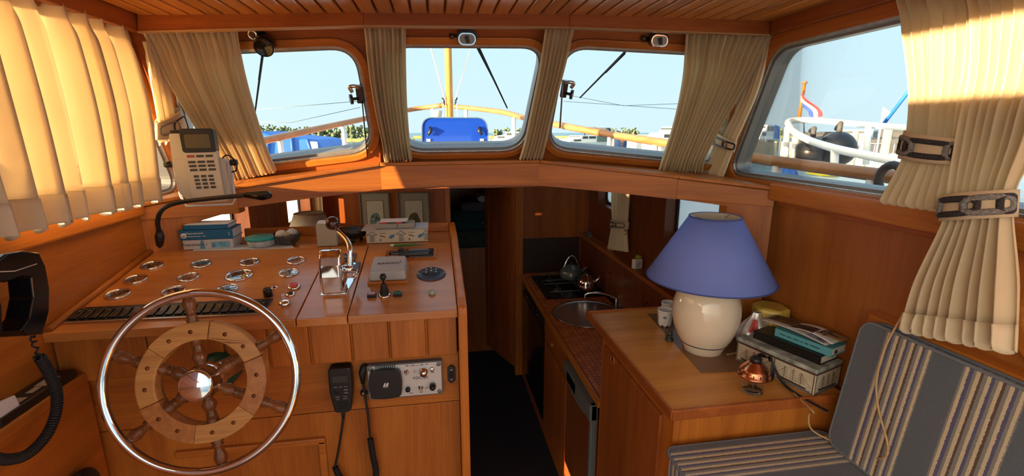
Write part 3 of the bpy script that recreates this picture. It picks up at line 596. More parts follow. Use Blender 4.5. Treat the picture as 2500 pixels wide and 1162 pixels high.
# ================================================================== CURTAINS
def shifted(c, n, d): return (V(c)+V(n)*d, V(n))
def curtain(name, label, rows, proj, nrm, N, amp, seed, hem=None, mat=None, group=None, nv=36, foot=None, flat=.0, ampfn=None, dirfn=None):
    """rows: [(t, (xl,yl), (xr,yr))] photo outline of the cloth; proj(pixel)->point on the hanging plane"""
    rnd = random.Random(seed); th = thing(name, label, 'curtain', foot or proj(*rows[-1][1]), group)
    ph = [rnd.uniform(-.9, .9) for _ in range(N+2)]; am = [rnd.uniform(.65, 1.25) for _ in range(N+2)]
    ts = [r[0] for r in rows]; Lp = [proj(*r[1]) for r in rows]; Rp = [proj(*r[2]) for r in rows]
    def ev(P, t):
        for i in range(len(ts)-1):
            if t <= ts[i+1] or i == len(ts)-2:
                u = (t-ts[i])/(ts[i+1]-ts[i]); p0, p1, p2, p3 = P[max(i-1, 0)], P[i], P[i+1], P[min(i+2, len(P)-1)]
                return .5*((2*p1)+(p2-p0)*u+(2*p0-5*p1+4*p2-p3)*u*u+(3*p1-p0-3*p2+p3)*u**3)
    drift = [rnd.uniform(-.25, .25) for _ in range(N+2)]
    def fn(s, t):
        a = ev(Lp, t); b = ev(Rp, t); k = s*N; i = int(k) if k < N else N-1; f = k-i; f2 = f*f*(3-2*f)
        phi = lerp(ph[i], ph[i+1], f2)+lerp(drift[i], drift[i+1], f2)*t*2.2; A = amp*lerp(am[i], am[i+1], f2)*(ampfn(t) if ampfn else 1)
        th_ = 2*PI*k+phi; w = math.sin(th_)+.22*math.sin(2*th_+.6)
        edge = min(1, s*N*1.5, (1-s)*N*1.5)
        pinch = 1-.35*math.exp(-((t-.13)/.05)**2) if not flat else 1
        d = (b-a)/max(N, 1)*.16*math.cos(th_)*edge
        zz = .006*math.sin(th_*1.0+1.0)*max(0, (t-.9)/.1)
        return a+(b-a)*s+nrm*(A*w*pinch*(.4+.6*edge))+d+V((0, 0, zz))
    nu = N*10
    mb = MB()
    if hem:
        k = int(nv*hem)
        mb.grid(lambda s, v: fn(s, v*k/nv), nu, k); o = mb.build('cloth', mat or curtM, th, solid=.0012)
        MB().grid(lambda s, v: fn(s, (k+v*(nv-k))/nv)+nrm*.0012, nu, nv-k).build('hem', curtH, th, solid=.003)
    else: mb.grid(fn, nu, nv).build('cloth', mat or curtM, th, solid=.0012)
    return th
darkY = plain('charcoal_yarn', (.035, .030, .034), .95, noise=.5, nscale=250, bump=1.); greyY = plain('grey_yarn', (.20, .19, .185), .95, noise=.45, nscale=250, bump=1.)
bandM = cloth('tieback_cloth', (.66, .52, .36), .05)
def tieback(par, tl, tr, bl, br, proj, nrm, dep, links, r=.0042):
    """band around the gathered cloth; tl,tr,bl,br photo corners of its visible front"""
    TL, TR, BL, BR = [proj(*p) for p in (tl, tr, bl, br)]
    def sf(u, v, off=0.):                                # u 0..1 across the front, v 0..1 down
        a = TL.lerp(BL, v); b = TR.lerp(BR, v); c = (a+b)/2; h = (b-a)/2; th = PI*(1-u)
        return c+h*math.cos(th)+nrm*((dep+off)*math.sin(th))
    def full(s, v): return sf(2*s, v) if s < .5 else (lambda th: ((TL.lerp(BL, v)+TR.lerp(BR, v))/2+(TR.lerp(BR, v)-TL.lerp(BL, v))/2*math.cos(th)+nrm*(dep*math.sin(th))))(PI*(1-2*s))
    o = MB().grid(full, 40, 4, cu=True).build('tieback', bandM, par, solid=.003)
    n = len(links)
    for i, (u0, u1, dk) in enumerate(links):
        pts = []
        w, h = (u1-u0)/2, .27
        for k in range(28):
            a = 2*PI*k/28; cx, sy = math.cos(a), math.sin(a); e = .55
            pts.append(sf(min(max((u0+u1)/2+w*math.copysign(abs(cx)**e, cx), .02), .98), .5+h*math.copysign(abs(sy)**e, sy), .0035+(.001 if dk else .0025)))
        MB().tube(pts, r, 6, True).build('chain_link', darkY if dk else greyY, o)
    return o
# planes the cloth hangs on
cL, nL = plane(PL); nL = nL if nL.y < 0 else -nL
cC, nC = plane(PC); nC = nC if nC.y < 0 else -nC
cR, nR = plane(PR); nR = nR if nR.y < 0 else -nR
def on(c, n, d): q = c+n*d; return lambda x, y: aP(x, y, q, n)
pl, pc, pr = on(cL, nL, .035), on(cC, nC, .034), on(cR, nR, .034)
xs_ = -.795; left_p = lambda x, y: aX(x, y, xs_)
# left side curtain: hangs straight from the trim to the sill
zt0, zb0 = TB[0].z+.012, -.188
def side_rows(x, ya0, yb0, ya1, yb1): return x
class P3:                                                  # rows given directly as points
    def __call__(s, x, y): return x
p3 = lambda x, y: V((x, y[0], y[1]))
yR = aX(413, 470, -.755).y-.035
curtain('side_curtain', 'wide cream curtain drawn across the left side window', [(0, (-.822, (.90, zt0+.01)), (-.822, (1.535, zt0+.01))), (.10, (-.812, (.90, zt0-.03)), (-.812, (1.536, zt0-.03))), (.5, (-.795, (.885, .05)), (-.795, (1.545, .05))), (1, (-.765, (.875, zb0)), (-.760, (yR, zb0-.0)))], p3, V((1, 0, 0)), 9, .024, 3, ampfn=lambda t: .35+.65*min(1, t/.14), hem=.84, foot=V((-.80, 1.1, zb0)))
curtain('windscreen_curtain', 'cream pleated curtain gathered behind the handheld navigator', [(0, (346, 72), (577, 69)), (.3, (405, 190), (597, 180)), (.6, (470, 300), (628, 295)), (.85, (528, 390), (655, 375)), (1, (548, 443), (674, 418))], pl, nL, 14, .018, 5)
curtain('windscreen_curtain', 'narrow cream curtain on the windscreen post beside the round framed wiper lamp', [(0, (888, 60), (990, 62)), (.3, (898, 160), (991, 160)), (.6, (913, 260), (994, 260)), (.85, (932, 350), (1001, 350)), (1, (938, 396), (1007, 393))], pc, nC, 9, .016, 8)
curtain('windscreen_curtain', 'slim cream curtain hanging between the mast pane and the latch pane', [(0, (1330, 62), (1400, 64)), (.3, (1316, 160), (1378, 160)), (.6, (1297, 260), (1352, 260)), (.85, (1278, 350), (1331, 350)), (1, (1266, 391), (1321, 392))], lambda x, y: pc(x, y)+V((0, -.012, 0)), nC, 7, .014, 12)
curtain('windscreen_curtain', 'full cream pleated curtain at the right end of the windscreen', [(0, (1674, 78), (1887, 86)), (.3, (1666, 190), (1832, 190)), (.6, (1644, 300), (1765, 300)), (.85, (1618, 385), (1722, 385)), (1, (1606, 420), (1716, 425))], pr, nR, 14, .018, 17)
# small tied curtains in the two front corners
pcr = lambda x, y: aX(x, y, 1.062)
t_ = curtain('corner_curtain', 'small tied cream curtain in the corner beside the flag window', [(0, (1842, 120), (1878, 110)), (.35, (1795, 240), (1848, 225)), (.66, (1745, 335), (1796, 345)), (.75, (1742, 360), (1788, 368)), (1, (1710, 420), (1764, 433))], pcr, V((-1, 0, 0)), 5, .012, 21)
tieback(t_, (1740, 312), (1797, 345), (1737, 350), (1790, 372), pcr, V((-1, 0, 0)), .02, [(.05, .40, True), (.30, .75, False), (.65, .98, True)], .0035)
plr = lambda x, y: aX(x, y, -.79)
t_ = curtain('corner_curtain', 'small sunlit cream curtain tied in the corner behind the navigator', [(0, (352, 100), (375, 105)), (.4, (368, 200), (410, 205)), (.75, (385, 305), (432, 300)), (1, (384, 352), (446, 345))], plr, V((1, 0, 0)), 4, .010, 23)
tieback(t_, (383, 300), (438, 262), (384, 342), (462, 330), plr, V((1, 0, 0)), .018, [(.1, .5, False), (.4, .8, True)], .002)
# the two long side curtains on the right with chain tiebacks
pA = lambda x, y: aX(x, y, 1.035); pB = lambda x, y: aX(x, y, 1.02)
gather = lambda t: .45+.55*min(1, abs(t-.72)/.22)
gath2 = lambda t: .40+.60*min(1, abs(t-.60)/.22)
NX = V((-1, 0, 0))
t_ = curtain('tied_curtain', 'cream curtain tied at sill height beside the flag window', [(0, (2186, -18), (2390, -40)), (.25, (2208, 110), (2395, 110)), (.5, (2222, 235), (2368, 240)), (.68, (2212, 330), (2345, 345)), (.78, (2204, 385), (2330, 398)), (1, (2150, 492), (2312, 515))], pA, NX, 7, .016, 31, ampfn=gather)
tieback(t_, (2216, 318), (2348, 338), (2201, 385), (2335, 402), pA, NX, .034, [(.0, .14, True), (.06, .46, False), (.36, .92, True), (.82, 1., False)], .0058)
t_ = curtain('tied_curtain', 'long cream curtain tied low above the settee backrest', [(0, (2360, -60), (2640, -60)), (.25, (2372, 150), (2600, 150)), (.45, (2338, 330), (2540, 330)), (.575, (2312, 470), (2478, 462)), (.65, (2304, 538), (2470, 532)), (.82, (2235, 690), (2480, 690)), (1, (2200, 806), (2474, 862))], pB, NX, 8, .019, 37, hem=.93, ampfn=gath2)
tieback(t_, (2316, 474), (2478, 462), (2303, 540), (2474, 530), pB, NX, .040, [(.0, .10, True), (.03, .24, False), (.13, .66, True), (.55, .98, False), (.84, 1., True)], .0062)
# curtains of the lower cabin
pg = lambda x, y: aX(x, y, 1.105)
t_ = curtain('galley_curtain', 'short tied cream curtain beside the galley porthole', [(0, (1492, 455), (1540, 455)), (.35, (1493, 510), (1534, 512)), (.55, (1494, 540), (1532, 545)), (.65, (1492, 556), (1530, 560)), (1, (1482, 607), (1535, 614))], pg, NX, 5, .012, 41)
tieback(t_, (1492, 537), (1534, 542), (1491, 556), (1532, 560), pg, NX, .025, [(.05, .55, True), (.45, .85, False)], .0045)
pgl = lambda x, y: aY(x, y, 3.22)
curtain('cabin_curtain', 'cream curtain strip behind the white lamp shade', [(0, (745, 470), (786, 470)), (1, (752, 530), (790, 535))], pgl, V((0, -1, 0)), 4, .012, 43)
# ================================================================== STEERING WHEEL
tw = math.radians(14); wn = V((0, -math.cos(tw), math.sin(tw))); wc = aY(494, 932, .925); wu = V((1, 0, 0)); wv = wn.cross(wu)
MW = frame(wc, wu, wn)
whl = thing('spoked_helm', 'spoked wooden ship wheel inside a chrome rim at the helm', 'helm', wc)
R = .1745
MB().tube([MW @ V((R*math.cos(a), R*math.sin(a), 0)) for a in [i*PI/48 for i in range(96)]], .0085, 14, True).build('chrome_rim', chrome, whl)
ringW = [wood('wheel_wood_a', (.42, .18, .048), (.68, .34, .10), 'X', scale=3, vary=.05), wood('wheel_wood_b', (.30, .105, .028), (.52, .21, .06), 'Y', scale=3, vary=.05)]
spokeW = wood('spoke_wood', (.14, .045, .014), (.27, .095, .028), 'Z', rough=.25, scale=2)
ro, ri = .1185, .083
for k in range(6):
    a0, a1 = math.radians(22+60*k), math.radians(22+60*k+59.6); pts = [lerp(a0, a1, i/12) for i in range(13)]
    loop = [(ro*math.cos(a), ro*math.sin(a)) for a in pts]+[(ri*math.cos(a), ri*math.sin(a)) for a in pts[::-1]]
    f_ = MB().prism(loop, -.020, .004, MW).build('felloe', ringW[0 if k in (0, 1, 2, 4) else 1], whl, bev=.003)
    for d in (.3, .7): MB().lathe([(.0042, .0042), (1e-6, .0046)], MW @ Matrix.Translation((.1005*math.cos(lerp(a0, a1, d)), .1005*math.sin(lerp(a0, a1, d)), 0)), 10).build('dowel', spokeW, f_)
MB().tube([MW @ V((.100*math.cos(a), .100*math.sin(a), -.030)) for a in [i*PI/24 for i in range(48)]], .0125, 10, True).build('back_ring', ringW[1], whl)
sp = [(456, 738), (672, 822), (712, 1008), (537, 1130), (322, 1068), (268, 868)]
for i, (x, y) in enumerate(sp):
    q = MW.inverted() @ aP(x, y, wc, wn); ang = math.atan2(q.y, q.x)
    Ms = MW @ Matrix.Rotation(ang, 4, 'Z') @ Matrix.Rotation(PI/2, 4, 'Y') @ Matrix.Translation((.008, 0, 0))
    pr_ = [(.007, .022), (.0095, .028), (.006, .032), (.0065, .036), (.0105, .048), (.0075, .058), (.0055, .062), (.008, .064), (.0055, .066), (.008, .068), (.0055, .070), (.008, .072), (.0085, .084), (.0085, .118), (.0075, .121), (.009, .123), (.006, .126), (.0085, .129), (.0055, .133), (.007, .142), (.0095, .154), (.0085, .162), (.006, .168)]
    MB().lathe([(r*1.3, z) for r, z in pr_], Ms, 14).build('spoke', spokeW, whl)
MB().lathe([(.034, -.03), (.034, .004), (.031, .006), (.031, .024), (.029, .029), (.026, .0305), (1e-6, .031)], MW, 28).build('hub', chrome, whl)
MB().lathe([(.025, .0), (.020, -.16)], MW, 16).build('shaft', steel, whl)
pmp = thing('steering_pump', 'green steering pump behind the ship wheel', 'pump', aY(545, 890, YC))
pc_ = aY(545, 893, YC+.012); grn = plain('pump_green', (.012, .085, .06), .35)
MB().lathe([(.045, 0), (.045, .02), (.036, .045), (.02, .05), (1e-6, .05)], frame(pc_, (1, 0, 0), (0, -1, 0)), 24).build('pump_body', grn, pmp)
MB().lathe([(.012, .02), (.012, .06), (.014, .062), (.014, .072), (1e-6, .073)], frame(aY(523, 880, YC+.01), (1, 0, 0), (0, -1, 0)), 12).build('filler_cap', plain('dull_bronze', (.10, .07, .035), .4, .6), pmp)
# ================================================================== DEVICES ON THE DASH
# engine control lever
th_ = thing('engine_control', 'chrome engine control lever with brown ball knob', 'control lever', dsh(825, 708))
a, b, c, d = dsh(782, 722), dsh(846, 718), dsh(868, 680), dsh(800, 684)
MB().hexa([a, b, c, d], [p+DN*.003 for p in (a, b, c, d)]).build('base_plate', chrome, th_, bev=.001)
cb = dsh(818, 707); hb = [(-.034, 0), (.034, 0), (.037, .056), (.033, .088), (.022, .104), (.004, .110), (-.016, .102), (-.029, .080), (-.034, .05)]
Mh = frame(cb+DN*.003, DV, V((-1, 0, 0)))     # local x = up the dash, local z = to port
Mh = Matrix(((0, DN.x*0, -1, 0),)*0 or ((0, 0, 1, cb.x), (DV.y, DN.y, 0, cb.y+DN.y*.003), (DV.z, DN.z, 0, cb.z+DN.z*.003), (0, 0, 0, 1)))
MB().prism(hb, -.026, .026, Mh, sm=False).build('housing', chrome, th_, bev=.008, seg=4)
MB().prism([(-.030, .006), (.030, .006), (.028, .078), (-.024, .078)], -.030, .030, Mh).build('side_cover', chrome, th_, bev=.01, seg=3)
piv = Mh @ V((0, .055, .030)); 
MB().cyl(piv, piv+V((.022, 0, 0)), .013, .011, 20).build('pivot', chrome, th_)
tip = aY(812, 545, piv.y+.055)
lev = spline([piv+V((.014, 0, 0)), piv+V((.016, .006, .05)), piv.lerp(tip, .55)+V((.022, .0, .01)), tip+V((.010, .0, -.020))], 8)
MB().tube(lev, [.008-.0025*i/len(lev) for i in range(len(lev))], 12).build('lever', chrome, th_)
MB().ball(tip, .0185, 22, 14).build('ball_knob', plain('brown_bakelite', (.045, .010, .008), .2, coat=.5), th_)
# chain of small rings at the foot of the lever
for i in range(5): MB().tube([piv+V((.024+.004*(i % 2), -.012+.006*i, -.012-.006*(i % 3)))+V((.003*math.cos(t*PI/6), .006*math.sin(t*PI/6), .007*math.cos(t*PI/6))) for t in range(12)], .0022, 6, True).build('linkage_ring', chrome, th_)
# two dark socket plates
blueE = plain('blue_led', (.02, .1, .9), .3, emit=(.05, .25, 1.), es=4)
def plate(x0, y0, x1, y1, x2, y2, x3, y3, name, lab):
    p = [dsh(x0, y0), dsh(x1, y1), dsh(x2, y2), dsh(x3, y3)]; t = thing(name, lab, 'socket', sum(p, V())/4)
    MB().hexa(p, [q+DN*.006 for q in p]).build('plate', plain('slate_plastic', (.03, .045, .065), .3), t, bev=.0015); return t, sum(p, V())/4
t, c = plate(828, 640, 866, 640, 871, 621, 836, 622, 'charger_socket', 'slate coloured charger plate with amber lamp behind the lever')
MB().lathe([(.016, .0062), (.016, .0075), (.0135, .0085), (1e-6, .0085)], frame(c, (1, 0, 0), DN), 24).build('socket_cap', plain('slate_cap', (.05, .075, .11), .3), t)
MB().ball(dsh(852, 617)+DN*.006, .0035, 8, 6).build('amber_lamp', plain('amber_led', (.9, .2, .02), .3, emit=(1, .22, .02), es=2), t)
t, c = plate(856, 664, 876, 664, 881, 643, 862, 643, 'usb_socket', 'small dark socket plate with blue indicator light')
MB().ball(dsh(866, 648)+DN*.006, .003, 8, 6).build('blue_lamp', blueE, t)
# chart plotter under a grey cover
t = thing('chart_plotter', 'chart plotter under a pale grey sun cover on a wooden base', 'display', dsh(948, 668))
a, b, c, d = dsh(888, 696), dsh(998, 692), dsh(998, 645), dsh(912, 647); up = DN*.008
bs = [dsh(900, 695), dsh(993, 691), dsh(996, 650), dsh(912, 653)]; cen = sum(bs, V())/4
MB().hexa([cen+(p-cen)*1.06 for p in bs], [cen+(p-cen)*1.06+up for p in bs]).build('wooden_base', wX, t, bev=.002)
bs = [p+up for p in bs]; ht = DN*.030
coverM = plain('cover_grey', (.42, .43, .42), .45)
top = [cen+(p-up-cen)*.93+up+ht for p in bs]
MB().hexa(bs, top).build('sun_cover', coverM, t, bev=.007, seg=4)
tc_ = sum(top, V())/4
text('brand_lettering', 'GARMIN', frame(tc_-DV*.004+DN*.0008, (1, 0, 0), DN), .0125, plain('lettering_dark', (.07, .075, .08), .5), t, sx=1.25)
MB().add([(-.003, 0, 0), (.003, 0, 0), (0, .005, 0), (-.003, 0, .0004), (.003, 0, .0004), (0, .005, .0004)], [(0, 2, 1), (3, 4, 5), (0, 1, 4, 3), (1, 2, 5, 4), (2, 0, 3, 5)], M=frame(tc_+DV*.0035+V((.033, 0, 0))+DN*.0008, (1, 0, 0), DN)).build('brand_mark', bpy.data.materials['lettering_dark'], t)
# car stereo
t = thing('car_stereo', 'black car stereo sunk in a wooden frame above the plotter', 'stereo', dsh(1000, 625))
q = [dsh(934, 637), dsh(1064, 632), dsh(1066, 611), dsh(940, 615)]; cen = sum(q, V())/4
o2 = [cen+(p-cen)*1.0 for p in q]; i2 = [cen+(p-cen)*.90 for p in q]
mb = MB()
for i in range(4):
    j = (i+1) % 4; mb.hexa([o2[i], o2[j], i2[j], i2[i]], [p+DN*.007 for p in (o2[i], o2[j], i2[j], i2[i])])
mb.build('wooden_frame', wX, t)
MB().hexa(i2, [p+DN*.010 for p in i2]).build('front_plate', blackG, t, bev=.002)
w_ = (i2[1]-i2[0]).length; Mq = frame(cen, i2[1]-i2[0], DN)
MB().box((0, .002, .012), (w_*.9, .012, .008), M=Mq).build('fold_flap', blackP, t, bev=.003)
MB().box((w_*.18, .006, .0165), (w_*.42, .006, .002), M=Mq).build('display_strip', plain('stereo_display', (.35, .42, .5), .1, .6), t)
MB().lathe([(.0085, .010), (.0085, .020), (.007, .022), (1e-6, .0215)], Mq @ Matrix.Translation((-w_*.2, .008, 0)), 20).build('volume_knob', blackP, t)
MB().box((0, -.010, .012), (w_*.8, .0018, .0012), M=Mq).build('trim_line', steel, t)
# round speaker
t = thing('dash_speaker', 'round dark blue flush speaker on the dash', 'speaker', dsh(1053, 670))
spk = plain('speaker_blue', (.045, .075, .13), .4); M = dfr(1053, 670)
MB().lathe([(.040, 0), (.040, .003), (.036, .005), (.029, .005), (.028, .008), (.020, .010), (1e-6, .010)], M, 40).build('speaker_rim', spk, t)
MB().lathe([(.026, .0085), (.025, .0115), (1e-6, .012)], M, 30).build('grille', plain('speaker_grille', (.02, .03, .05), .5), t)
for i in range(6):
    a = PI/6+i*PI/3; MB().ball((.016*math.cos(a)*(i != 4), .016*math.sin(a)*(i != 4), .012), .0022, 8, 6, M=M).build('screw', chrome, t)
for s in (-1, 1): MB().ball((s*.036, 0, .005), .0022, 8, 6, M=M).build('rim_screw', chrome, t)
# ================================================================== FRONT OF THE CONSOLE
FN = V((0, -1, 0)); YP = YC+.012-.0005
def ffr(x, y, out=0.): p = aY(x, y, YP-out); return frame(p, (1, 0, 0), FN)
def fsz(px_): return px_/FPX*aY(950, 920, YP).dot(_f)
# intercom
t = thing('intercom_panel', 'silver intercom panel with black square loudspeaker', 'intercom', aY(990, 920, YP))
M = ffr(991, 920); w, h = .186, .094
MB().prism(rrect(w, h, .005), 0, .016, M).build('case', plain('case_grey', (.10, .11, .12), .4), t, bev=.002)
face_ = MB().prism(rrect(w-.006, h-.006, .004), .016, .0175, M).build('face_plate', plain('silver_face', (.62, .62, .60), .35, .35), t)
for sx in (-1, 1):
    for sy in (-1, 1): MB().lathe([(.0055, .0165), (.0055, .019), (.004, .020), (1e-6, .0195)], M @ Matrix.Translation((sx*(w/2-.009), sy*(h/2-.009), 0)), 14).build('corner_screw', plain('dull_screw', (.2, .2, .21), .4, .7), t)
lp = roundpoly([(-.085, -.036), (-.048, -.040), (-.011, -.036), (-.007, 0), (-.011, .036), (-.048, .040), (-.085, .036), (-.089, 0)], .012, 5)
MB().prism(lp, .016, .032, M).build('loudspeaker', blackP, t, bev=.006, seg=3)
mb = MB()
for i in range(10): mb.box((-.070+i*.005, .0425, .0178), (.0022, .007, .0008), M=M); mb.box((-.070+i*.005, -.0425, .0178), (.0022, .005, .0008), M=M)
mb.build('vent_marks', blackP, t)
whiteL = plain('white_print', (.75, .75, .74), .5); darkL = plain('dark_print', (.03, .03, .035), .5)
mb = MB()
for i, (x0, x1) in enumerate(((-.006, -.001), (.000, .006))): mb.prism([(x0-.048, -.004), (x1-.048, -.004), (x1-.046, .005), (x0-.044, .005)], .032, .0324, M)
mb.box((-.048, -.0062, .0322), (.013, .001, .0004), M=M); mb.build('speaker_emblem', whiteL, t)
text('model_lettering', 'VOC-20', M @ Matrix.Translation((.037, .004, .0178)), .0105, darkL, t, sx=1.05)
mb = MB(); mb.box((.028, .0385, .0178), (.050, .0006, .0005), M=M)
for x in (.005, .02, .042, .055): mb.box((x, .0405, .0178), (.006, .0012, .0005), M=M)
for x, y in ((.012, -.037), (.038, -.036), (.052, -.026), (.068, .016)): mb.box((x, y, .0178), (.009, .0014, .0005), M=M)
mb.build('printed_marks', darkL, t)
def pk(x, y, prof, mat, name): MB().lathe(prof, M @ Matrix.Translation((x, y, .0175)), 16).build(name, mat, t)
pk(.004, .024, [(.006, 0), (.006, .003), (.003, .004), (.0022, .016), (1e-6, .017)], chrome, 'toggle_switch'); pk(.024, .024, [(.0035, 0), (.0035, .002), (1e-6, .003)], chrome, 'indicator')
pk(.046, .022, [(.011, 0), (.011, .008), (.008, .009), (.008, .018), (1e-6, .0185)], chrome, 'rotary_knob'); pk(.067, .026, [(.006, 0), (.006, .004), (.004, .006), (1e-6, .006)], chrome, 'jack_socket')
pk(.005, -.024, [(.006, 0), (.006, .008), (1e-6, .009)], blackP, 'microphone_socket'); pk(.037, -.022, [(.007, 0), (.006, .006), (.003, .007), (.003, .012), (1e-6, .013)], chrome, 'call_button'); pk(.067, -.020, [(.008, 0), (.008, .012), (.006, .013), (.0055, .018), (1e-6, .0185)], blackP, 'volume_knob')
# radio handset with coiled lead
def coil(path, r, turns, wr, name, mat, par):
    pts = spline(path, 24); L = [0]
    for a, b in zip(pts, pts[1:]): L.append(L[-1]+(b-a).length)
    out = []; n = turns*10; up = None; i = 0
    for k in range(n+1):
        s = L[-1]*k/n
        while i < len(L)-2 and L[i+1] < s: i += 1
        f = (s-L[i])/max(L[i+1]-L[i], 1e-9); p = pts[i].lerp(pts[i+1], f); tg = (pts[i+1]-pts[i]).normalized()
        if up is None: up = tg.orthogonal().normalized()
        up = (up-tg*up.dot(tg)).normalized(); w = tg.cross(up); a = 2*PI*k/10
        out.append(p+(up*math.cos(a)+w*math.sin(a))*r)
    return MB().tube(out, wr, 5).build(name, mat, par)
t = thing('radio_handset', 'black marine radio handset hanging beside the intercom', 'radio handset', aY(838, 1000, YP))
M = ffr(838, 940, .004)
pf = [(-.027, .056), (-.022, .061), (.022, .061), (.027, .056), (.0275, .0), (.020, -.052), (.015, -.058), (-.015, -.058), (-.020, -.052), (-.0275, 0)]
MB().prism(pf, 0, .030, M).build('handset_body', blackP, t, bev=.006, seg=3)
MB().box((0, .033, .0305), (.036, .017, .001), M=M).build('screen', plain('lcd_green', (.035, .045, .04), .2), t)
for i, (x, y, w_, h_) in enumerate([(-.012, .0125, .008, .003), (0, .0125, .008, .003), (.012, .0125, .008, .003), (.012, .004, .010, .004), (.012, -.004, .010, .004), (-.010, 0, .013, .010), (-.009, -.014, .010, .003), (.009, -.014, .010, .003), (-.009, -.020, .007, .003), (.009, -.020, .011, .003)]):
    MB().box((x, y, .0305), (w_, h_, .0025), M=M).build('key', blackG if i == 5 else plain('key_legend', (.14, .14, .14), .5), t, bev=.0006)
for i in range(5): MB().box((0, -.030-.0045*i, .0305), (.028-.002*i, .0015, .001), M=M).build('speaker_slot', rubber, t)
p = [aY(838, 998, YP-.012), aY(838, 1020, YP-.014), aY(828, 1090, YP-.02), aY(818, 1140, YP-.02)]
MB().tube(spline(p, 6), .0032, 8).build('lead', rubber, t); MB().cyl(p[0], p[1], .006, .0035, 10).build('strain_relief', rubber, t)
coil([p[-1], aY(830, 1165, YP-.02), aY(860, 1200, YP-.02), aY(900, 1205, YP-.02), aY(918, 1160, YP-.02), aY(910, 1110, YP-.02), aY(904, 1070, YP-.02)], .0062, 62, .0021, 'coiled_lead', rubber, t)
p = [aY(904, 1072, YP-.02), aY(898, 1010, YP-.015), aY(890, 960, YP-.012), aY(886, 935, YP-.012)]
MB().tube(spline(p, 6), .0032, 8).build('lead', rubber, t)
q = aY(886, 900, YP-.012); MB().tube([aY(886, 935, YP-.012), aY(884, 910, YP-.013), aY(888, 897, YP-.01), aY(892, 893, YP)], [.005, .0085, .009, .008], 12).build('plug', rubber, t)
t = thing('lead_socket', 'small chrome bulkhead socket under the radio plug', 'socket', aY(889, 958, YP)); MB().lathe([(.0105, 0), (.0105, .004), (.007, .006), (.006, .010), (1e-6, .010)], ffr(889, 958), 16).build('socket_ring', chrome, t)
# small black rocker box
t = thing('trim_switch', 'slim black trim switch with arrow marks by the console edge', 'switch', aY(1102, 911, YP)); M = ffr(1102, 911)
MB().prism([(-.010, .017), (-.003, .024), (.003, .024), (.010, .017), (.010, -.017), (.003, -.024), (-.003, -.024), (-.010, -.017)], 0, .008, M).build('switch_plate', blackP, t, bev=.001)
MB().box((0, 0, .010), (.007, .014, .006), M=M).build('rocker', blackG, t, bev=.001)
for s in (1, -1):
    MB().prism([(-.003, s*.0145), (.003, s*.0145), (0, s*.0115)] if s > 0 else [(-.003, -.0145), (.003, -.0145), (0, -.0115)], .008, .0084, M).build('arrow_mark', whiteL, t)
# ================================================================== ON THE SIDE CABINET
la = aZ(1715, 853, ZT); 
lamp = thing('table_lamp', 'cream ceramic table lamp with wide blue cone shade', 'lamp', la)
ML = Matrix.Translation(la)
ceram = plain('cream_glaze', (.86, .75, .59), .10, coat=.6); navy = plain('navy_glaze', (.012, .014, .07), .2, coat=.5)
zb_ = .0
prof = [(.058, 0), (.063, .004), (.068, .020), (.076, .034), (.088, .056), (.099, .085), (.106, .118), (.108, .145), (.105, .172), (.097, .198), (.086, .217), (.074, .229), (.066, .234), (.060, .236), (.050, .238), (1e-6, .238)]
MB().lathe(prof, ML, 48).build('vase', ceram, lamp)
MB().lathe([(.0762, .0335), (.0772, .0355), (.0782, .0375), (.0770, .036)], ML, 48).build('blue_band', navy, lamp)
MB().lathe([(.070, .2315), (.0705, .236), (.066, .244), (.058, .250), (.055, .2505), (1e-6, .2505)], ML, 40).build('neck_collar', navy, lamp)
MB().lathe([(.012, .248), (.012, .30), (.018, .302), (.018, .335), (1e-6, .336)], ML, 16).build('bulb_socket', blackP, lamp)
zs0, zs1, rs0, rs1 = .255, .457, .198, .078
shadeM = cloth('blue_shade', (.26, .36, .92), .25, 1400, .1); shadeI = plain('shade_lining', (.70, .65, .52), .8)
MB().lathe([(rs0, zs0), (rs1, zs1)], ML, 64).build('lamp_shade', shadeM, lamp); sh = bpy.data.objects['lamp_shade']
me = sh.data; import bmesh
bm = bmesh.new(); bm.from_mesh(me); bmesh.ops.delete(bm, geom=[f for f in bm.faces if len(f.verts) > 4], context='FACES'); bm.to_mesh(me); bm.free()
sh.modifiers.new('sol', 'SOLIDIFY').thickness = .001
i_ = MB().grid(lambda s, v: ML @ V((lerp(rs0, rs1, v)*.970*math.cos(2*PI*s), lerp(rs0, rs1, v)*.970*math.sin(2*PI*s), lerp(zs0, zs1, v))), 64, 1, cu=True).build('shade_lining', shadeI, sh)
for r, z in ((rs0, zs0), (rs1, zs1)): MB().tube([ML @ V((r*math.cos(a), r*math.sin(a), z)) for a in [i*PI/32 for i in range(64)]], .0022, 6, True).build('shade_rim', plain('shade_rim_blue', (.06, .09, .33), .8), sh)
mb = MB()
for k in range(3): a = k*2*PI/3+.4; mb.cyl(la+V((0, 0, zs1-.02)), la+V((rs1*math.cos(a), rs1*math.sin(a), zs1-.002)), .0015, n=6)
mb.cyl(la+V((0, 0, .33)), la+V((0, 0, zs1-.018)), .003, n=8); mb.build('shade_carrier', steel, sh)
# clear mat under the lamp
t = thing('table_mat', 'translucent grey brown mat under the blue lamp', 'mat', aZ(1740, 880, ZT))
q = [aZ(*p, ZT+.0006) for p in ((1585, 765), (1645, 768), (1850, 800), (1905, 905), (1712, 910))]
q = [aZ(1580, 766, ZT+.0006), aZ(1712, 910, ZT+.0006), aZ(1860, 905, ZT+.0006), aZ(1790, 770, ZT+.0006)]
m_, tt, bb = nodes('mat_vinyl'); bb.inputs['Base Color'].default_value = (.30, .17, .10, 1); bb.inputs['Roughness'].default_value = .22; bb.inputs['Alpha'].default_value = .5
MB().hexa(q, [p+V((0, 0, .0015)) for p in q]).build('mat_sheet', m_, t)
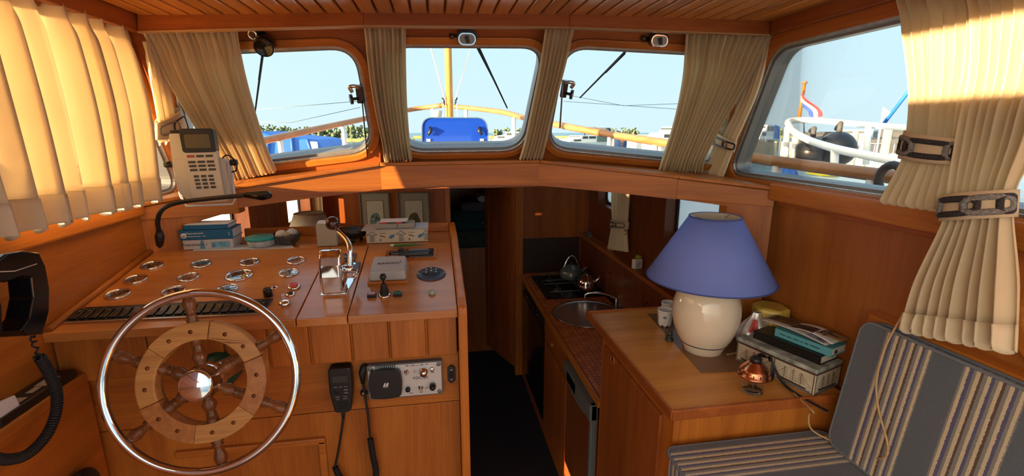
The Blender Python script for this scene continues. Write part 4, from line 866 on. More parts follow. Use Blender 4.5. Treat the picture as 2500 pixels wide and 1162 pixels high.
# two white beakers
china = plain('white_china', (.74, .75, .77), .25, coat=.4)
def beaker(x, y, s, lab, logo):
    p = aZ(x, y, ZT+.0022); t = thing('beaker', lab, 'cup', p, 'white beakers by the lamp'); h = .046*s
    def fn(u, v):
        a = 2*PI*u; r = lerp(.0165, .021, v)*s*(1+.05*math.cos(8*a)*(1-v)**3); return p+V((r*math.cos(a), r*math.sin(a), h*v+(.004*math.cos(8*a)*(1-v)**6)+.003*(1-v)))
    MB().grid(fn, 64, 10, cu=True).build('beaker_wall', china, t, solid=.0016)
    MB().lathe([(.0155*s, .006), (1e-6, .006)], Matrix.Translation(p), 24).build('beaker_floor', china, t)
    if logo:
        bl = plain('crest_blue', (.06, .07, .13), .5); d = -V((p.x, p.y, 0)).normalized(); mb = MB(); rr = .0197*s
        for i in range(9):
            a = i*2*PI/9; mb.tube([p+d*(rr+.0012)+V((-d.y, d.x, 0))*(.0045*math.cos(a)+.002*math.cos(k*PI/4))+V((0, 0, h*.62+.0035*math.sin(a)+.002*math.sin(k*PI/4))) for k in range(8)], .0004, 4, True)
        mb.build('printed_crest', bl, t)
    return t
beaker(1622, 793, 1.38, 'white beaker with small blue crest beside the lamp', True); beaker(1630, 772, 1.3, 'plain white beaker behind the crested one', False)
# dark stand-up stopper / key float
p = aZ(1634, 830, ZT+.002); t = thing('bottle_stopper', 'small dark grey stopper standing at the mat corner', 'stopper', p); gm = plain('gunmetal', (.06, .065, .06), .35, .5)
MB().lathe([(.014, 0), (.0145, .004), (.012, .009), (.007, .012), (.006, .018), (.0085, .021), (.0085, .030), (.005, .033), (1e-6, .033)], Matrix.Translation(p), 20).build('stopper_body', gm, t)
MB().tube([p+V((.012*math.cos(a), .004, .016+.012*math.sin(a))) for a in [i*PI/8 for i in range(16)]], .0022, 6, True).build('stopper_ring', gm, t)
# copper topped glass burner
p = aZ(1836, 955, ZT); t = thing('oil_burner', 'glass oil burner with copper hood on the cabinet edge', 'oil lamp', p); Mo = Matrix.Translation(p) @ Matrix.Scale(1.3, 4)
cop = plain('copper', (.62, .25, .13), .24, 1.); clearG = plain('clear_glass', (.95, .96, .96), .03, trans=1., spec=.5)
def gl_(u, v):
    a = 2*PI*u; r = (.021+.005*v)*(1+.05*math.cos(6*a)*(.4+.6*(1-v))); return Mo @ V((r*math.cos(a), r*math.sin(a), .002+.036*v))
MB().grid(gl_, 48, 8, cu=True).build('glass_cup', clearG, t, solid=.002); MB().lathe([(.0205, .001), (.0205, .0035), (1e-6, .0035)], Mo, 30).build('cup_base', clearG, t)
MB().lathe([(.009, .012), (.009, .040), (1e-6, .040)], Mo, 16).build('wick_tube', steel, t)
MB().lathe([(.030, .036), (.0325, .037), (.0325, .041), (.030, .042), (.030, .052), (.027, .056), (.018, .066), (.011, .071), (.009, .074), (1e-6, .074)], Mo, 40).build('copper_hood', cop, t)
for i in range(14): a = i*2*PI/14; MB().box((.0301, 0, .047), (.001, .0022, .006), M=Mo @ Matrix.Rotation(a, 4, 'Z')).build('hood_slot', rubber, t)
MB().lathe([(.0125, .070), (.012, .078), (.008, .082), (1e-6, .083)], Mo, 14).build('cap', blackP, t)
MB().tube([Mo @ V((.016+.014*math.cos(a), .004*math.sin(a), .076+.004*math.sin(a)-.004)) for a in [i*PI/8 for i in range(16)]], .001, 6, True).build('wire_loop', steel, t)
# storage tin with sailing ships
K0 = aZ(1985, 968, ZT); L0 = aZ(1830, 895, ZT); e1 = (L0-K0); l1 = .245; e1.normalize(); e2 = V((e1.y, -e1.x, 0)); e2 = e2 if e2.x > 0 else -e2; ht = .080; l2 = min(.13, (1.146-K0.x)/max(e2.x, .1)*.94)
tin = thing('storage_box', 'cream storage box printed with brown sailing ships', 'box', K0)
corn = [K0, K0+e1*l1, K0+e1*l1+e2*l2, K0+e2*l2]
creamB = plain('box_cream', (.55, .49, .36), .6, noise=.15, nscale=30); brownL = plain('print_brown', (.085, .045, .032), .6); seaL = plain('print_sea', (.16, .20, .20), .6)
MB().hexa(corn, [c+UP*(ht-.014) for c in corn]).build('box_body', creamB, tin, bev=.002)
cc = sum(corn, V())/4; lid = [cc+(c-cc)*1.012 for c in corn]
ld = MB().hexa([c+UP*(ht-.016) for c in lid], [c+UP*ht for c in lid]).build('lid', plain('lid_print', (.30, .33, .31), .5, noise=.7, nscale=28), tin, bev=.002)
Ms = frame(K0-e2*.0006+e1*(l1/2), -e1, -e2)          # long side, local x to the right, y up
if Ms.to_3x3().col[1].z < 0: Ms = Ms @ Matrix.Rotation(PI, 4, 'Z')
Mf = frame(K0-e1*.0006+e2*(l2/2), e2, -e1)
if Mf.to_3x3().col[1].z < 0: Mf = Mf @ Matrix.Rotation(PI, 4, 'Z')
def printed(M, x0, x1, par, flip=1):
    mb = MB(); y0, y1 = .004, ht-.016
    for a in (x0, x1): mb.box((a, (y0+y1)/2, 0), (.0022, y1-y0, .0006), M=M)
    for a in (y0, y1-.001): mb.box(((x0+x1)/2, a, 0), (x1-x0, .002, .0006), M=M)
    c = (x0+x1)/2; w = x1-x0
    mb.prism([(c-w*.40, y0+.014), (c+w*.36, y0+.010), (c+w*.32, y0+.005), (c-w*.34, y0+.006)], 0, .0005, M)
    for k, hx in enumerate((-.22, 0., .2)):
        mb.box((c+w*hx, y0+.030, .0002), (.0010, .042-.004*abs(k-1), .0005), M=M)
        for j in range(5): mb.box((c+w*hx, y0+.019+.0065*j, .0002), (w*(.19-.022*j), .0010, .0005), M=M @ Matrix.Translation((0, 0, 0)))
    mb.tube([M @ V((c+w*.2, y0+.046, .0003)), M @ V((c+w*.46, y0+.014, .0003))], .0003, 4); mb.tube([M @ V((c-w*.22, y0+.044, .0003)), M @ V((c-w*.44, y0+.016, .0003))], .0003, 4)
    mb.build('ship_print', brownL, par); MB().box((c, y0+.0035, 0), (w*.9, .004, .0004), M=M).build('sea_print', seaL, par)
printed(Ms, -l1/2+.004, -.004, tin); printed(Ms, .004, l1/2-.004, tin); printed(Mf, -l2/2+.004, l2/2-.004, tin)
MB().hexa([c+UP*(ht-.0165) for c in [cc+(c-cc)*1.018 for c in corn]], [c+UP*(ht-.0115) for c in [cc+(c-cc)*1.018 for c in corn]]).build('lid_band', brownL, tin)
rib = plain('navy_ribbon', (.006, .007, .018), .35, coat=.3); rp0 = K0+e1*(l1*.52)-e2*.006
mb = MB()
for s in (1, -1):
    mb.grid(lambda u, v: rp0+UP*(ht*.72)+e1*s*(.028*math.sin(PI*u)*(.6+.4*math.sin(PI*u)))-e2*(.010+.016*math.sin(PI*u*.9))+UP*(-.045*u+(.020*math.sin(2*PI*u)))+V((0, 0, 0))+(-e2*.016+UP*.020)*(v-.5)*(1 if s > 0 else -1), 14, 2)
mb.build('ribbon_bow', rib, tin, solid=.001)
MB().grid(lambda u, v: rp0+e1*(-.02-.17*u)-e2*(.012+.02*u+.012*v)+UP*(.003+.05*(1-u)**6), 16, 1).build('ribbon_tail', rib, tin, solid=.001)
# books and papers on the tin
def slab(name, lab, cat, c0, ex, ey, a, b, th, mats, base, group=None):
    t = thing(name, lab, cat, c0+UP*base, group); ex = ex.normalized(); ey = ey.normalized()
    q = [c0, c0+ex*a, c0+ex*a+ey*b, c0+ey*b]
    return t, q
zt1 = ZT+ht
def book(lab, px0, base, rot, a, b, th, cover, pages, group=None, name='book'):
    c0 = aZ(*px0, base); ex = V((math.cos(rot), math.sin(rot), 0)); ey = V((-ex.y, ex.x, 0)); t = thing(name, lab, 'book', c0, group)
    q = [c0, c0+ex*a, c0+ex*a+ey*b, c0+ey*b]
    for z0, z1 in ((0, .002), (th-.002, th)): MB().hexa([p+UP*z0 for p in q], [p+UP*z1 for p in q]).build('cover', cover, t, bev=.0008)
    MB().hexa([q[0]+ey*.003+UP*.002, q[1]+ey*.003-ex*.003+UP*.002, q[2]-ey*.001-ex*.003+UP*.002, q[3]-ey*.001+UP*.002], [p+UP*(th-.002) for p in (q[0]+ey*.003, q[1]+ey*.003-ex*.003, q[2]-ey*.001-ex*.003, q[3]-ey*.001)]).build('pages', pages, t)
    return t, q, ex, ey
paper = plain('page_paper', (.62, .57, .46), .8); white = plain('white_paper', (.70, .71, .73), .7)
rt = math.atan2(e2.y, e2.x)
blackC = plain('black_cover', (.008, .008, .009), .35)
c0 = aZ(2022, 886, zt1+.001)
def stack_book(lab, base, th, cover, off1, off2, la_, lb_, pages):
    c0 = K0+e1*off1+e2*off2; c0.z = base; t = thing('book', lab, 'book', c0); q = [c0, c0+e1*la_, c0+e1*la_+e2*lb_, c0+e2*lb_]
    cv = MB(); cv.hexa([p for p in q], [p+UP*.0025 for p in q]); cv.hexa([p+UP*(th-.0025) for p in q], [p+UP*th for p in q]); cv.hexa([q[0], q[1], q[1]+e2*.003, q[0]+e2*.003], [p+UP*th for p in (q[0], q[1], q[1]+e2*.003, q[0]+e2*.003)]); cv.build('cover', cover, t, bev=.001)
    MB().hexa([q[0]+e2*.003+e1*.003+UP*.0025, q[1]+e2*.003-e1*.003+UP*.0025, q[2]-e1*.003+UP*.0025-e2*.002, q[3]+e1*.003+UP*.0025-e2*.002], [p+UP*(th-.0025) for p in (q[0]+e2*.003+e1*.003, q[1]+e2*.003-e1*.003, q[2]-e1*.003-e2*.002, q[3]+e1*.003-e2*.002)]).build('pages', pages, t)
    return t, q
b1_, q1 = stack_book('thick black notebook lying on the ship printed box', zt1+.0005, .026, blackC, .012, .035, .205, .088, paper)
teal = plain('teal_cover', (.10, .36, .44), .45)
b2_, q2 = stack_book('turquoise paperback on top of the black notebook', zt1+.027, .026, teal, -.004, .052, .165, .078, white)
Mt = frame((q2[0]+q2[1])/2-e2*.0006+UP*.013, -e1, -e2)
if Mt.to_3x3().col[1].z < 0: Mt = Mt @ Matrix.Rotation(PI, 4, 'Z')
mb = MB(); xx_ = -.066
for w_ in (.017, .014, .017, .006, .012, .026): mb.box((xx_+w_/2, 0, 0), (w_, .0028, .0005), M=Mt); xx_ += w_+.005
mb.build('spine_print', plain('spine_blue', (.012, .07, .11), .6), b2_)
Mq_ = frame(q2[0]-e1*.0006+e2*.020+UP*.013, e2, -e1); Mq_ = Mq_ if Mq_.to_3x3().col[1].z > 0 else Mq_ @ Matrix.Rotation(PI, 4, 'Z')
MB().box((0, 0, 0), (.022, .014, .0006), M=Mq_).build('barcode_label', white, b2_)
mb = MB()
for i in range(9): mb.box((-.007+i*.0017, 0, .0005), (.0007+.0004*(i % 3), .010, .0004), M=Mq_)
mb.build('barcode_lines', darkL, b2_)
def sheet(name, lab, c, ex, ey, a, b, z, mat, curl, par=None):
    t = thing(name, lab, 'paper', c+UP*0); fn = lambda u, v: c+ex*(u*a)+ey*(v*b)+UP*(z+curl(u, v)); MB().grid(fn, 14, 8).build('leaf', mat, t, solid=.0006); return t, fn
zm_ = zt1+.0545
base_ = V((K0.x, K0.y, 0))
t, fn = sheet('magazine', 'open magazine with photo pages under the leaflet', base_+e1*.01+e2*.045, e1, e2, .20, .085, zm_, plain('magazine_page', (.55, .53, .50), .5), lambda u, v: .004+.010*math.sin(PI*u)*.6+.006*u)
for (u0, u1, v0, v1, c_) in ((.35, .95, .3, .95, (.10, .06, .03)), (.05, .3, .1, .8, (.30, .30, .42))):
    MB().grid(lambda a, b: fn(lerp(u0, u1, a), lerp(v0, v1, b))+UP*.0008, 10, 6).build('page_photo', plain('photo_%d' % int(c_[0]*100), c_, .5, noise=.7, nscale=60), t)
t, fn = sheet('leaflet', 'white leaflet with dark photo and handwritten title', base_+e1*.0+e2*.055, e1, e2, .15, .07, zm_+.004, white, lambda u, v: .006+.014*math.sin(PI*min(1, u*1.1))*.8)
MB().grid(lambda a, b: fn(lerp(.38, .80, a), lerp(.05, .70, b))+UP*.0008, 10, 6).build('printed_photo', plain('photo_dark', (.05, .04, .045), .5, noise=.9, nscale=70), t)
MB().grid(lambda a, b: fn(lerp(.82, .97, a), lerp(.05, .85, b))+UP*.0008, 6, 6).build('printed_photo', plain('photo_warm', (.17, .09, .05), .5, noise=.8, nscale=60), t)
o_ = fn(.27, .5)+UP*.003; text('title', 'Fietse\nde Velu', frame(o_, e2, UP), .016, darkL, t, align='CENTER')
t, fn = sheet('paper_tag', 'brown kraft paper tag on the leaflet', base_-e1*.012+e2*.075, e1, e2, .06, .045, zm_+.018, plain('kraft', (.30, .20, .10), .8), lambda u, v: .003*u)
MB().grid(lambda a, b: fn(lerp(.3, .7, a), lerp(.35, .6, b))+UP*.0006, 3, 3).build('tag_print', brownL, t)
# gift parcel and clear bag behind the lamp
p = aZ(1888, 790, ZT); p.x = min(p.x, 1.085); t = thing('gift_parcel', 'yellow wrapped parcel beside the wall behind the lamp', 'parcel', V((1.075, 1.40, ZT)))
yel = plain('yellow_wrap', (.55, .40, .08), .35, noise=.2, nscale=25, bump=.5); pr2 = aX(1880, 770, 1.09); pr2.z = ZT
MB().prism([(.060*math.cos(a+.3), .060*math.sin(a+.3)) for a in [i*PI/3 for i in range(6)]], 0, .155, Matrix.Translation(pr2)).build('parcel_body', yel, t, bev=.012, seg=3)
mb = MB()
for i in range(5): a = math.radians(90+72*i); mb.box((.012, 0, 0), (.026, .003, .002), M=frame(pr2+V((-.035, -.052, .10)), (.83, -.55, 0), (-.55, -.83, 0)) @ Matrix.Rotation(a, 4, 'Z'))
mb.build('straw_star', plain('straw', (.62, .50, .22), .6), t)
t = thing('clear_bag', 'crinkled clear bag with silver and red print beside the parcel', 'bag', V((1.0, 1.40, ZT)))
bgc = aX(1845, 780, 1.02); rnd = random.Random(4); bag = plain('foil_bag', (.62, .57, .57), .22, .35, noise=.25, nscale=40, bump=1.)
def bg_(u, v):
    a = 2*PI*u; r = (.046*math.sin(PI*min(.96, .15+.85*v))+.006)*(1+.14*math.sin(5*a+v*4)+.08*math.sin(9*a-3*v)); return V((bgc.x+r*math.cos(a)*1.0, bgc.y+r*math.sin(a)*.8, ZT+.145*v))
MB().grid(bg_, 40, 12, cu=True).build('bag_film', bag, t)
MB().grid(lambda u, v: bg_(.60+.10*u, .62+.25*v)+V((-.002, -.003, 0)), 8, 6).build('red_print', plain('bag_red', (.45, .06, .05), .4), t)
# flex of the lamp, over the cabinet and the cushion
t = thing('lamp_flex', 'thin beige flex looping over the striped cushions', 'cable', aZ(1890, 905, ZT))
pts = [aZ(1775, 865, ZT+.004), aZ(1808, 855, ZT+.004), aZ(1822, 815, ZT+.02), aZ(1815, 845, ZT+.004), aZ(1840, 880, ZT+.003), aZ(1880, 912, ZT+.003), aZ(1935, 958, ZT+.003), aZ(1985, 1005, ZT+.003), V((.985, 1.003, ZT-.03)), V((.985, .985, -.79)), aZ(2060, 1090, -.812), aZ(2110, 1118, -.810), aX(2160, 1115, 1.0), aX(2166, 1080, 1.008), aX(2145, 1000, 1.015), aX(2140, 930, 1.023), aX(2160, 850, 1.035), aX(2200, 775, 1.06), aX(2205, 765, 1.075)]
MB().tube(spline(pts, 8), .0024, 8).build('flex', plain('beige_flex', (.46, .30, .14), .5), t)
# ================================================================== ON THE SHELF BEHIND THE DASH
zq = zs-.002+.0006
def on_shelf(x, y): return aZ(x, y, zq)
blue_c = plain('almanac_blue', (.012, .13, .26), .4); white_c = plain('almanac_white', (.62, .58, .54), .5)
def sbook(lab, x0, y0, base, a, b, th, cover, rot=0.03, name='book', xs=None):
    c0 = on_shelf(x0, y0) if xs is None else V(xs); c0.z = base; ex = V((math.cos(rot), math.sin(rot), 0)); ey = V((-ex.y, ex.x, 0)); t = thing(name, lab, 'book', c0, 'almanacs on the dash shelf')
    q = [c0, c0+ex*a, c0+ex*a+ey*b, c0+ey*b]; cv = MB()
    cv.hexa(q, [p+UP*.0015 for p in q]); cv.hexa([p+UP*(th-.0015) for p in q], [p+UP*th for p in q]); cv.hexa([q[0], q[1], q[1]+ey*.002, q[0]+ey*.002], [p+UP*th for p in (q[0], q[1], q[1]+ey*.002, q[0]+ey*.002)]); cv.build('cover', cover, t, bev=.0006)
    MB().hexa([q[0]+ey*.002+UP*.0015, q[1]+ey*.002-ex*.002+UP*.0015, q[2]-ex*.002-ey*.002+UP*.0015, q[3]-ey*.002+UP*.0015], [p+UP*(th-.0015) for p in (q[0]+ey*.002, q[1]+ey*.002-ex*.002, q[2]-ex*.002-ey*.002, q[3]-ey*.002)]).build('pages', white, t)
    return t, frame((q[0]+q[1])/2-ey*.0005+UP*th/2, ex, -ey), c0
t, M, c0 = sbook('thick white almanac at the bottom of the book pile', 449, 611, zq+.001, .140, .085, .030, white_c)
text('spine_title', 'Wateralmanak 1', M @ Matrix.Translation((-.038, 0, 0)), .012, plain('title_grey', (.06, .07, .10), .6), t, sx=.9)
MB().box((.035, -.002, 0), (.052, .018, .0004), M=M).build('blue_print', plain('print_pale_blue', (.16, .38, .52), .6, noise=.5, nscale=90), t); MB().prism([(-.024, -.013), (-.010, -.013), (-.012, .013), (-.020, .013)], 0, .0004, M).build('tower_print', plain('print_blue', (.10, .28, .42), .6), t)
t, M, c1 = sbook('thick blue almanac with white roundel on its spine', 0, 0, zq+.0315, .148, .088, .030, blue_c, .05, xs=(c0.x-.006, c0.y-.002, 0))
MB().lathe([(.0085, 0), (.0085, .0005), (1e-6, .0005)], M @ Matrix.Translation((-.062, -.002, 0)), 24).build('roundel', white, t); MB().box((-.062, -.002, .0006), (.009, .003, .0004), M=M).build('roundel_print', plain('orange_print', (.35, .16, .05), .6), t)
text('spine_title', 'Wateralmanak', M @ Matrix.Translation((-.032, .005, 0)), .0085, whiteL, t); MB().box((-.034, -.0045, 0), (.038, .0016, .0005), M=M).box((-.006, -.0045, 0), (.010, .0016, .0005), M=M).build('spine_subtitle', whiteL, t); text('volume_number', '2', M @ Matrix.Translation((.064, .0, 0)), .012, whiteL, t)
t, M, c2 = sbook('thin white book with blue spine on top of the pile', 0, 0, zq+.062, .125, .075, .014, blue_c, .02, xs=(c1.x+.012, c1.y+.006, 0)); MB().box((0, .036+.002, 0), (.121, .0, .0), M=M)
q_ = [c2+V((.001, .001, .0143)), c2+V((.124, .003, .0143)), c2+V((.122, .075, .0143)), c2+V((.0, .073, .0143))]; MB().hexa(q_, [p+UP*.0006 for p in q_]).build('cover_print', white, t)
t = thing('envelope', 'loose white paper under the almanacs on the shelf', 'paper', on_shelf(560, 608)); q_ = [on_shelf(470, 613), on_shelf(718, 606), on_shelf(712, 595), on_shelf(480, 600)]
MB().hexa(q_, [p+UP*.0008 for p in q_]).build('sheet', white, t)
# tub with turquoise lid
p = on_shelf(640, 600)+UP*.001; t = thing('plastic_tub', 'round clear tub with turquoise lid on the dash shelf', 'tub', p); Mo = Matrix.Translation(p)
MB().lathe([(.036, 0), (.040, .006), (.043, .024), (1e-6, .024)], Mo, 36).build('tub_body', plain('cloudy_plastic', (.48, .50, .46), .25, noise=.3, nscale=60), t)
MB().lathe([(.046, .022), (.0465, .028), (.044, .031), (.038, .030), (.036, .0315), (1e-6, .0315)], Mo, 36).build('lid', plain('turquoise_lid', (.015, .36, .33), .3, coat=.3), t)
# bowl with eggs and bits
p = on_shelf(703, 596); t = thing('glass_bowl', 'small glass bowl filled with oddments on the shelf', 'bowl', p); Mo = Matrix.Translation(p)
smoke = plain('smoked_glass', (.30, .28, .26), .05, trans=.85)
MB().lathe([(.020, 0), (.034, .010), (.041, .028), (.043, .036), (.0415, .036), (.039, .028), (.032, .012), (.018, .003), (1e-6, .003)], Mo, 36).build('bowl_wall', smoke, t)
for (x, y, z, r, c_, nm) in ((-.014, -.008, .034, .018, (.62, .55, .44), 'egg'), (.014, .006, .036, .017, (.55, .54, .55), 'egg'), (.016, -.016, .022, .015, (.02, .02, .02), 'bead'), (-.008, -.020, .018, .013, (.02, .02, .02), 'bead'), (.005, -.014, .030, .012, (.42, .30, .10), 'bead'), (.024, .0, .024, .012, (.03, .03, .04), 'bead')):
    o = MB().ball(p+V((x, y, z)), r, 16, 10, (1, 1, .85)).build(nm, plain('oddment_%d' % len(bpy.data.materials), c_, .4), None); tag(o, {(.62, .55, .44): 'cream egg shaped oddment lying on top in the bowl', (.55, .54, .55): 'greyish white oddment lying on top in the bowl', (.42, .30, .10): 'brass coloured bead inside the glass bowl'}.get(c_, 'black rounded oddment inside the glass bowl'), 'trinket', 'oddments in the glass bowl'); o.name = 'trinket'
# VDO box
p = on_shelf(800, 601); t = thing('instrument_carton', 'small beige instrument carton with printed maker name', 'box', p)
MB().box((p.x, p.y+.02, p.z+.036), (.060, .045, .070)).build('carton', plain('carton_beige', (.42, .40, .31), .7), t, bev=.001)
text('maker_print', 'VDO', frame(p+V((.014, -.0027, .060)), (1, 0, 0), (0, -1, 0)), .0105, darkL, t, sx=1.2)
MB().box((p.x-.004, p.y+.02, p.z+.0745), (.045, .035, .006)).build('note_block', white, t)
# black footed bowl
p = on_shelf(862, 592)+V((0, .02, 0)); t = thing('black_dish', 'black footed dish beside the carton', 'dish', p); Mo = Matrix.Translation(p)
MB().lathe([(.024, .012), (.034, .016), (.044, .030), (.047, .042), (.044, .044), (.038, .036), (.025, .028), (1e-6, .026)], Mo, 36).build('dish_body', blackP, t)
for k in range(3): a = k*2*PI/3+.6; MB().cyl(p+V((.027*math.cos(a), .027*math.sin(a), 0)), p+V((.022*math.cos(a), .022*math.sin(a), .018)), .005, .006, 8).build('foot', blackP, t)
# game box with notes
c0 = on_shelf(895, 596); c0.y = min(c0.y, 1.545); c1 = on_shelf(1056, 592); t = thing('bird_print_box', 'cream box printed with birds and boats under a notebook', 'box', c0)
bw = .196; bx_ = MB().box((c0.x+bw/2, c0.y+.055, zq+.022), (bw, .10, .042)).build('box_body', plain('bird_box_cream', (.60, .54, .40), .6), t, bev=.001)
MB().box((c0.x+bw/2-.006, c0.y+.052, zq+.0445), (bw+.016, .108, .002)).build('box_lid', plain('lid_grey', (.42, .40, .36), .6), t)
Mf = frame((c0.x+bw/2, c0.y+.0045, zq+.022), (1, 0, 0), (0, -1, 0)); navyL = plain('navy_print', (.03, .05, .10), .6); bluL = plain('boat_blue', (.06, .20, .36), .6)
for ox in (-.080, .012, .092):
    mb = MB(); w_ = .016 if ox < .09 else .010
    for s in (-1, 1): mb.tube([Mf @ V((ox+s*w_, .006, .0004)), Mf @ V((ox, .017, .0004))], .0007, 4)
    mb.box((ox, .006, .0004), (2*w_, .0012, .0004), M=Mf)
    for i in range(4): mb.box((ox-.006+.004*i, -.006, .0004), (.0012, .021, .0004), M=Mf)
    mb.build('house_print', navyL, bx_)
for ox in (-.046, .046):
    mb = MB(); mb.prism([(ox-.010, .002), (ox+.006, -.003), (ox+.010, -.002), (ox-.004, .004)], 0, .0005, Mf); mb.tube([Mf @ V((ox-.012, .006, .0004)), Mf @ V((ox-.006, .002, .0004))], .0006, 4); mb.box((ox-.008, -.011, .0004), (.004, .006, .0004), M=Mf); mb.box((ox, .011, .0003), (.020, .0014, .0003), M=Mf); mb.build('bird_print', plain('bird_brown', (.09, .08, .07), .6), bx_)
    MB().prism([(ox+.018, -.006), (ox+.024, .004), (ox+.038, .006), (ox+.036, -.002), (ox+.026, -.008)], 0, .0005, Mf).build('boat_print', bluL, bx_)
t = thing('notebook', 'grey notebook with elastic band on the bird box', 'notebook', c0+UP*.046); nb = V((c0.x+.028, c0.y+.010, zq+.0458))
MB().box((nb.x+.062, nb.y+.04, nb.z+.007), (.125, .075, .013)).build('notebook_body', plain('grey_felt', (.34, .33, .28), .9), t, bev=.002)
MB().box((nb.x+.07, nb.y+.04, nb.z+.0072), (.0012, .077, .0145)).build('elastic_band', darkL, t)
t = thing('note_cards', 'white cards with red and green edges on the notebook', 'cards', nb+UP*.014)
MB().box((nb.x+.058, nb.y+.045, nb.z+.0205), (.088, .050, .003)).build('card_stack', white, t)
for i, c_ in enumerate(((.55, .08, .09), (.12, .13, .08), (.55, .08, .09))): MB().box((nb.x+.026+.024*i, nb.y+.019, nb.z+.0165), (.022, .005, .005)).build('card_edge', plain('edge_%d' % i, c_, .6), t)
t = thing('blue_folder', 'pale blue folder at the end of the bird box', 'folder', c0+V((.16, .03, .046))); MB().box((c0.x+.176, c0.y+.06, zq+.0465), (.042, .08, .0018)).build('folder_sheet', plain('pale_blue_card', (.45, .58, .66), .6), t)
# pen
a, b = on_shelf(962, 600)+UP*.004, on_shelf(1042, 597)+UP*.004; a.y -= .012; b.y -= .012; t = thing('green_pen', 'green pen lying along the front of the bird box', 'pen', a); penG = plain('pen_green', (.06, .17, .025), .3)
MB().cyl(a, a.lerp(b, .70), .0045, .0042, 12).build('barrel', penG, t); MB().cyl(a.lerp(b, .70), b, .0042, .001, 12).build('tip', plain('pen_tip', (.22, .12, .07), .4), t); MB().cyl(a.lerp(b, -.10), a, .0035, .0045, 12).build('pen_end', whiteP, t)
# ================================================================== LEFT CORNER: NAVIGATOR, READING LAMP, TELEPHONE
YN = 1.475
def nfr(x, y, out=0.): return frame(aY(x, y, YN-out), (1, 0, .03), (.12, -1, .12))
t = thing('handheld_navigator', 'white handheld navigator with keypad in its bracket on the ledge', 'navigator', aY(485, 488, YN)); navW = plain('navigator_white', (.62, .58, .49), .45)
M = nfr(484, 412)
MB().prism(roundpoly([(-.062, .030), (.068, .030), (.074, -.088), (.060, -.096), (-.030, -.096), (-.058, -.060)], .008, 3), -.045, 0, M).build('cradle', navW, t, bev=.004)
MB().prism(rrect(.036, .100, .006, 3, -.046, .050), -.040, -.006, M).build('battery_grip', navW, t, bev=.003); MB().box((-.046, .104, -.023), (.034, .012, .03), M=M).build('aerial_cap', blackP, t, bev=.003)
MB().prism(roundpoly([(-.030, .108), (.052, .108), (.062, -.082), (-.020, -.082)], .008, 3), -.01, .016, M).build('handset_body', navW, t, bev=.003)
MB().prism(roundpoly([(-.031, .110), (.053, .110), (.056, .044), (-.027, .044)], .008, 3), -.012, .019, M).build('screen_hood', blackP, t, bev=.003)
MB().prism(roundpoly([(-.020, .094), (.042, .094), (.044, .056), (-.018, .056)], .004, 2), .019, .0198, M).build('lcd_screen', plain('lcd_olive', (.12, .10, .05), .25), t)
kb = plain('key_dark', (.06, .055, .05), .5); kr = plain('key_red', (.40, .05, .03), .5)
for r_ in range(4):
    for c_ in range(3):
        y = .034-(.016+.011*(r_-1) if r_ else 0); MB().box((-.010+.023*c_+.0012*r_, y, .0165), (.018, .0065, .003), M=M).build('function_key', kr if (r_ == 0 and c_ == 0) else kb, t, bev=.001)
        MB().box((-.002+.018*c_+.0010*r_, -.022-.0105*r_, .0165), (.0125, .0065, .003), M=M).build('number_key', kb, t, bev=.001)
MB().tube([M @ V(p) for p in ((-.068, .020, -.02), (-.060, -.075, -.025), (-.050, -.104, -.025), (.070, -.104, -.025), (.078, -.09, -.025), (.078, .018, -.02))], .0035, 8).build('bracket', whitePaint, t)
for s, x in ((-1, -.070), (1, .078)): MB().cyl(M @ V((x, .016, -.02)), M @ V((x+s*.018, .016, -.02)), .0095, .0085, 14).build('bracket_knob', blackP, t)
MB().tube(spline([M @ V(p) for p in ((.064, .028, .0), (.078, .036, .0), (.096, .018, -.005), (.094, -.006, -.01), (.080, -.012, -.015))], 6), .0022, 6).build('power_lead', rubber, t)
# gooseneck lamp
t = thing('gooseneck_lamp', 'black gooseneck reading lamp reaching over the dash', 'reading lamp', aY(390, 600, 1.485))
gp = [aY(390, 570, 1.485), aY(385, 540, 1.46), aY(398, 510, 1.44), aY(440, 494, 1.42), aY(520, 484, 1.40), aY(585, 478, 1.39), aY(605, 474, 1.388)]
MB().tube(spline(gp, 8), .0062, 10).build('gooseneck', rubber, t)
MB().tube([aY(390, 604, 1.49), aY(390, 598, 1.488), aY(390, 578, 1.486), aY(389, 562, 1.482)], [.004, .009, .0125, .0075], 14).build('wall_plug', blackP, t)
a, b = aY(595, 476, 1.388), aY(658, 464, 1.375); M = frame(a, b-a, (0, -.35, 1)); L_ = (b-a).length
MB().prism([(0, -.005), (.02, -.010), (L_*.55, -.017), (L_*.9, -.014), (L_, -.006), (L_, .006), (L_*.9, .014), (L_*.55, .017), (.02, .010), (0, .005)], -.006, .007, M).build('lamp_head', blackG, t, bev=.004, seg=3)
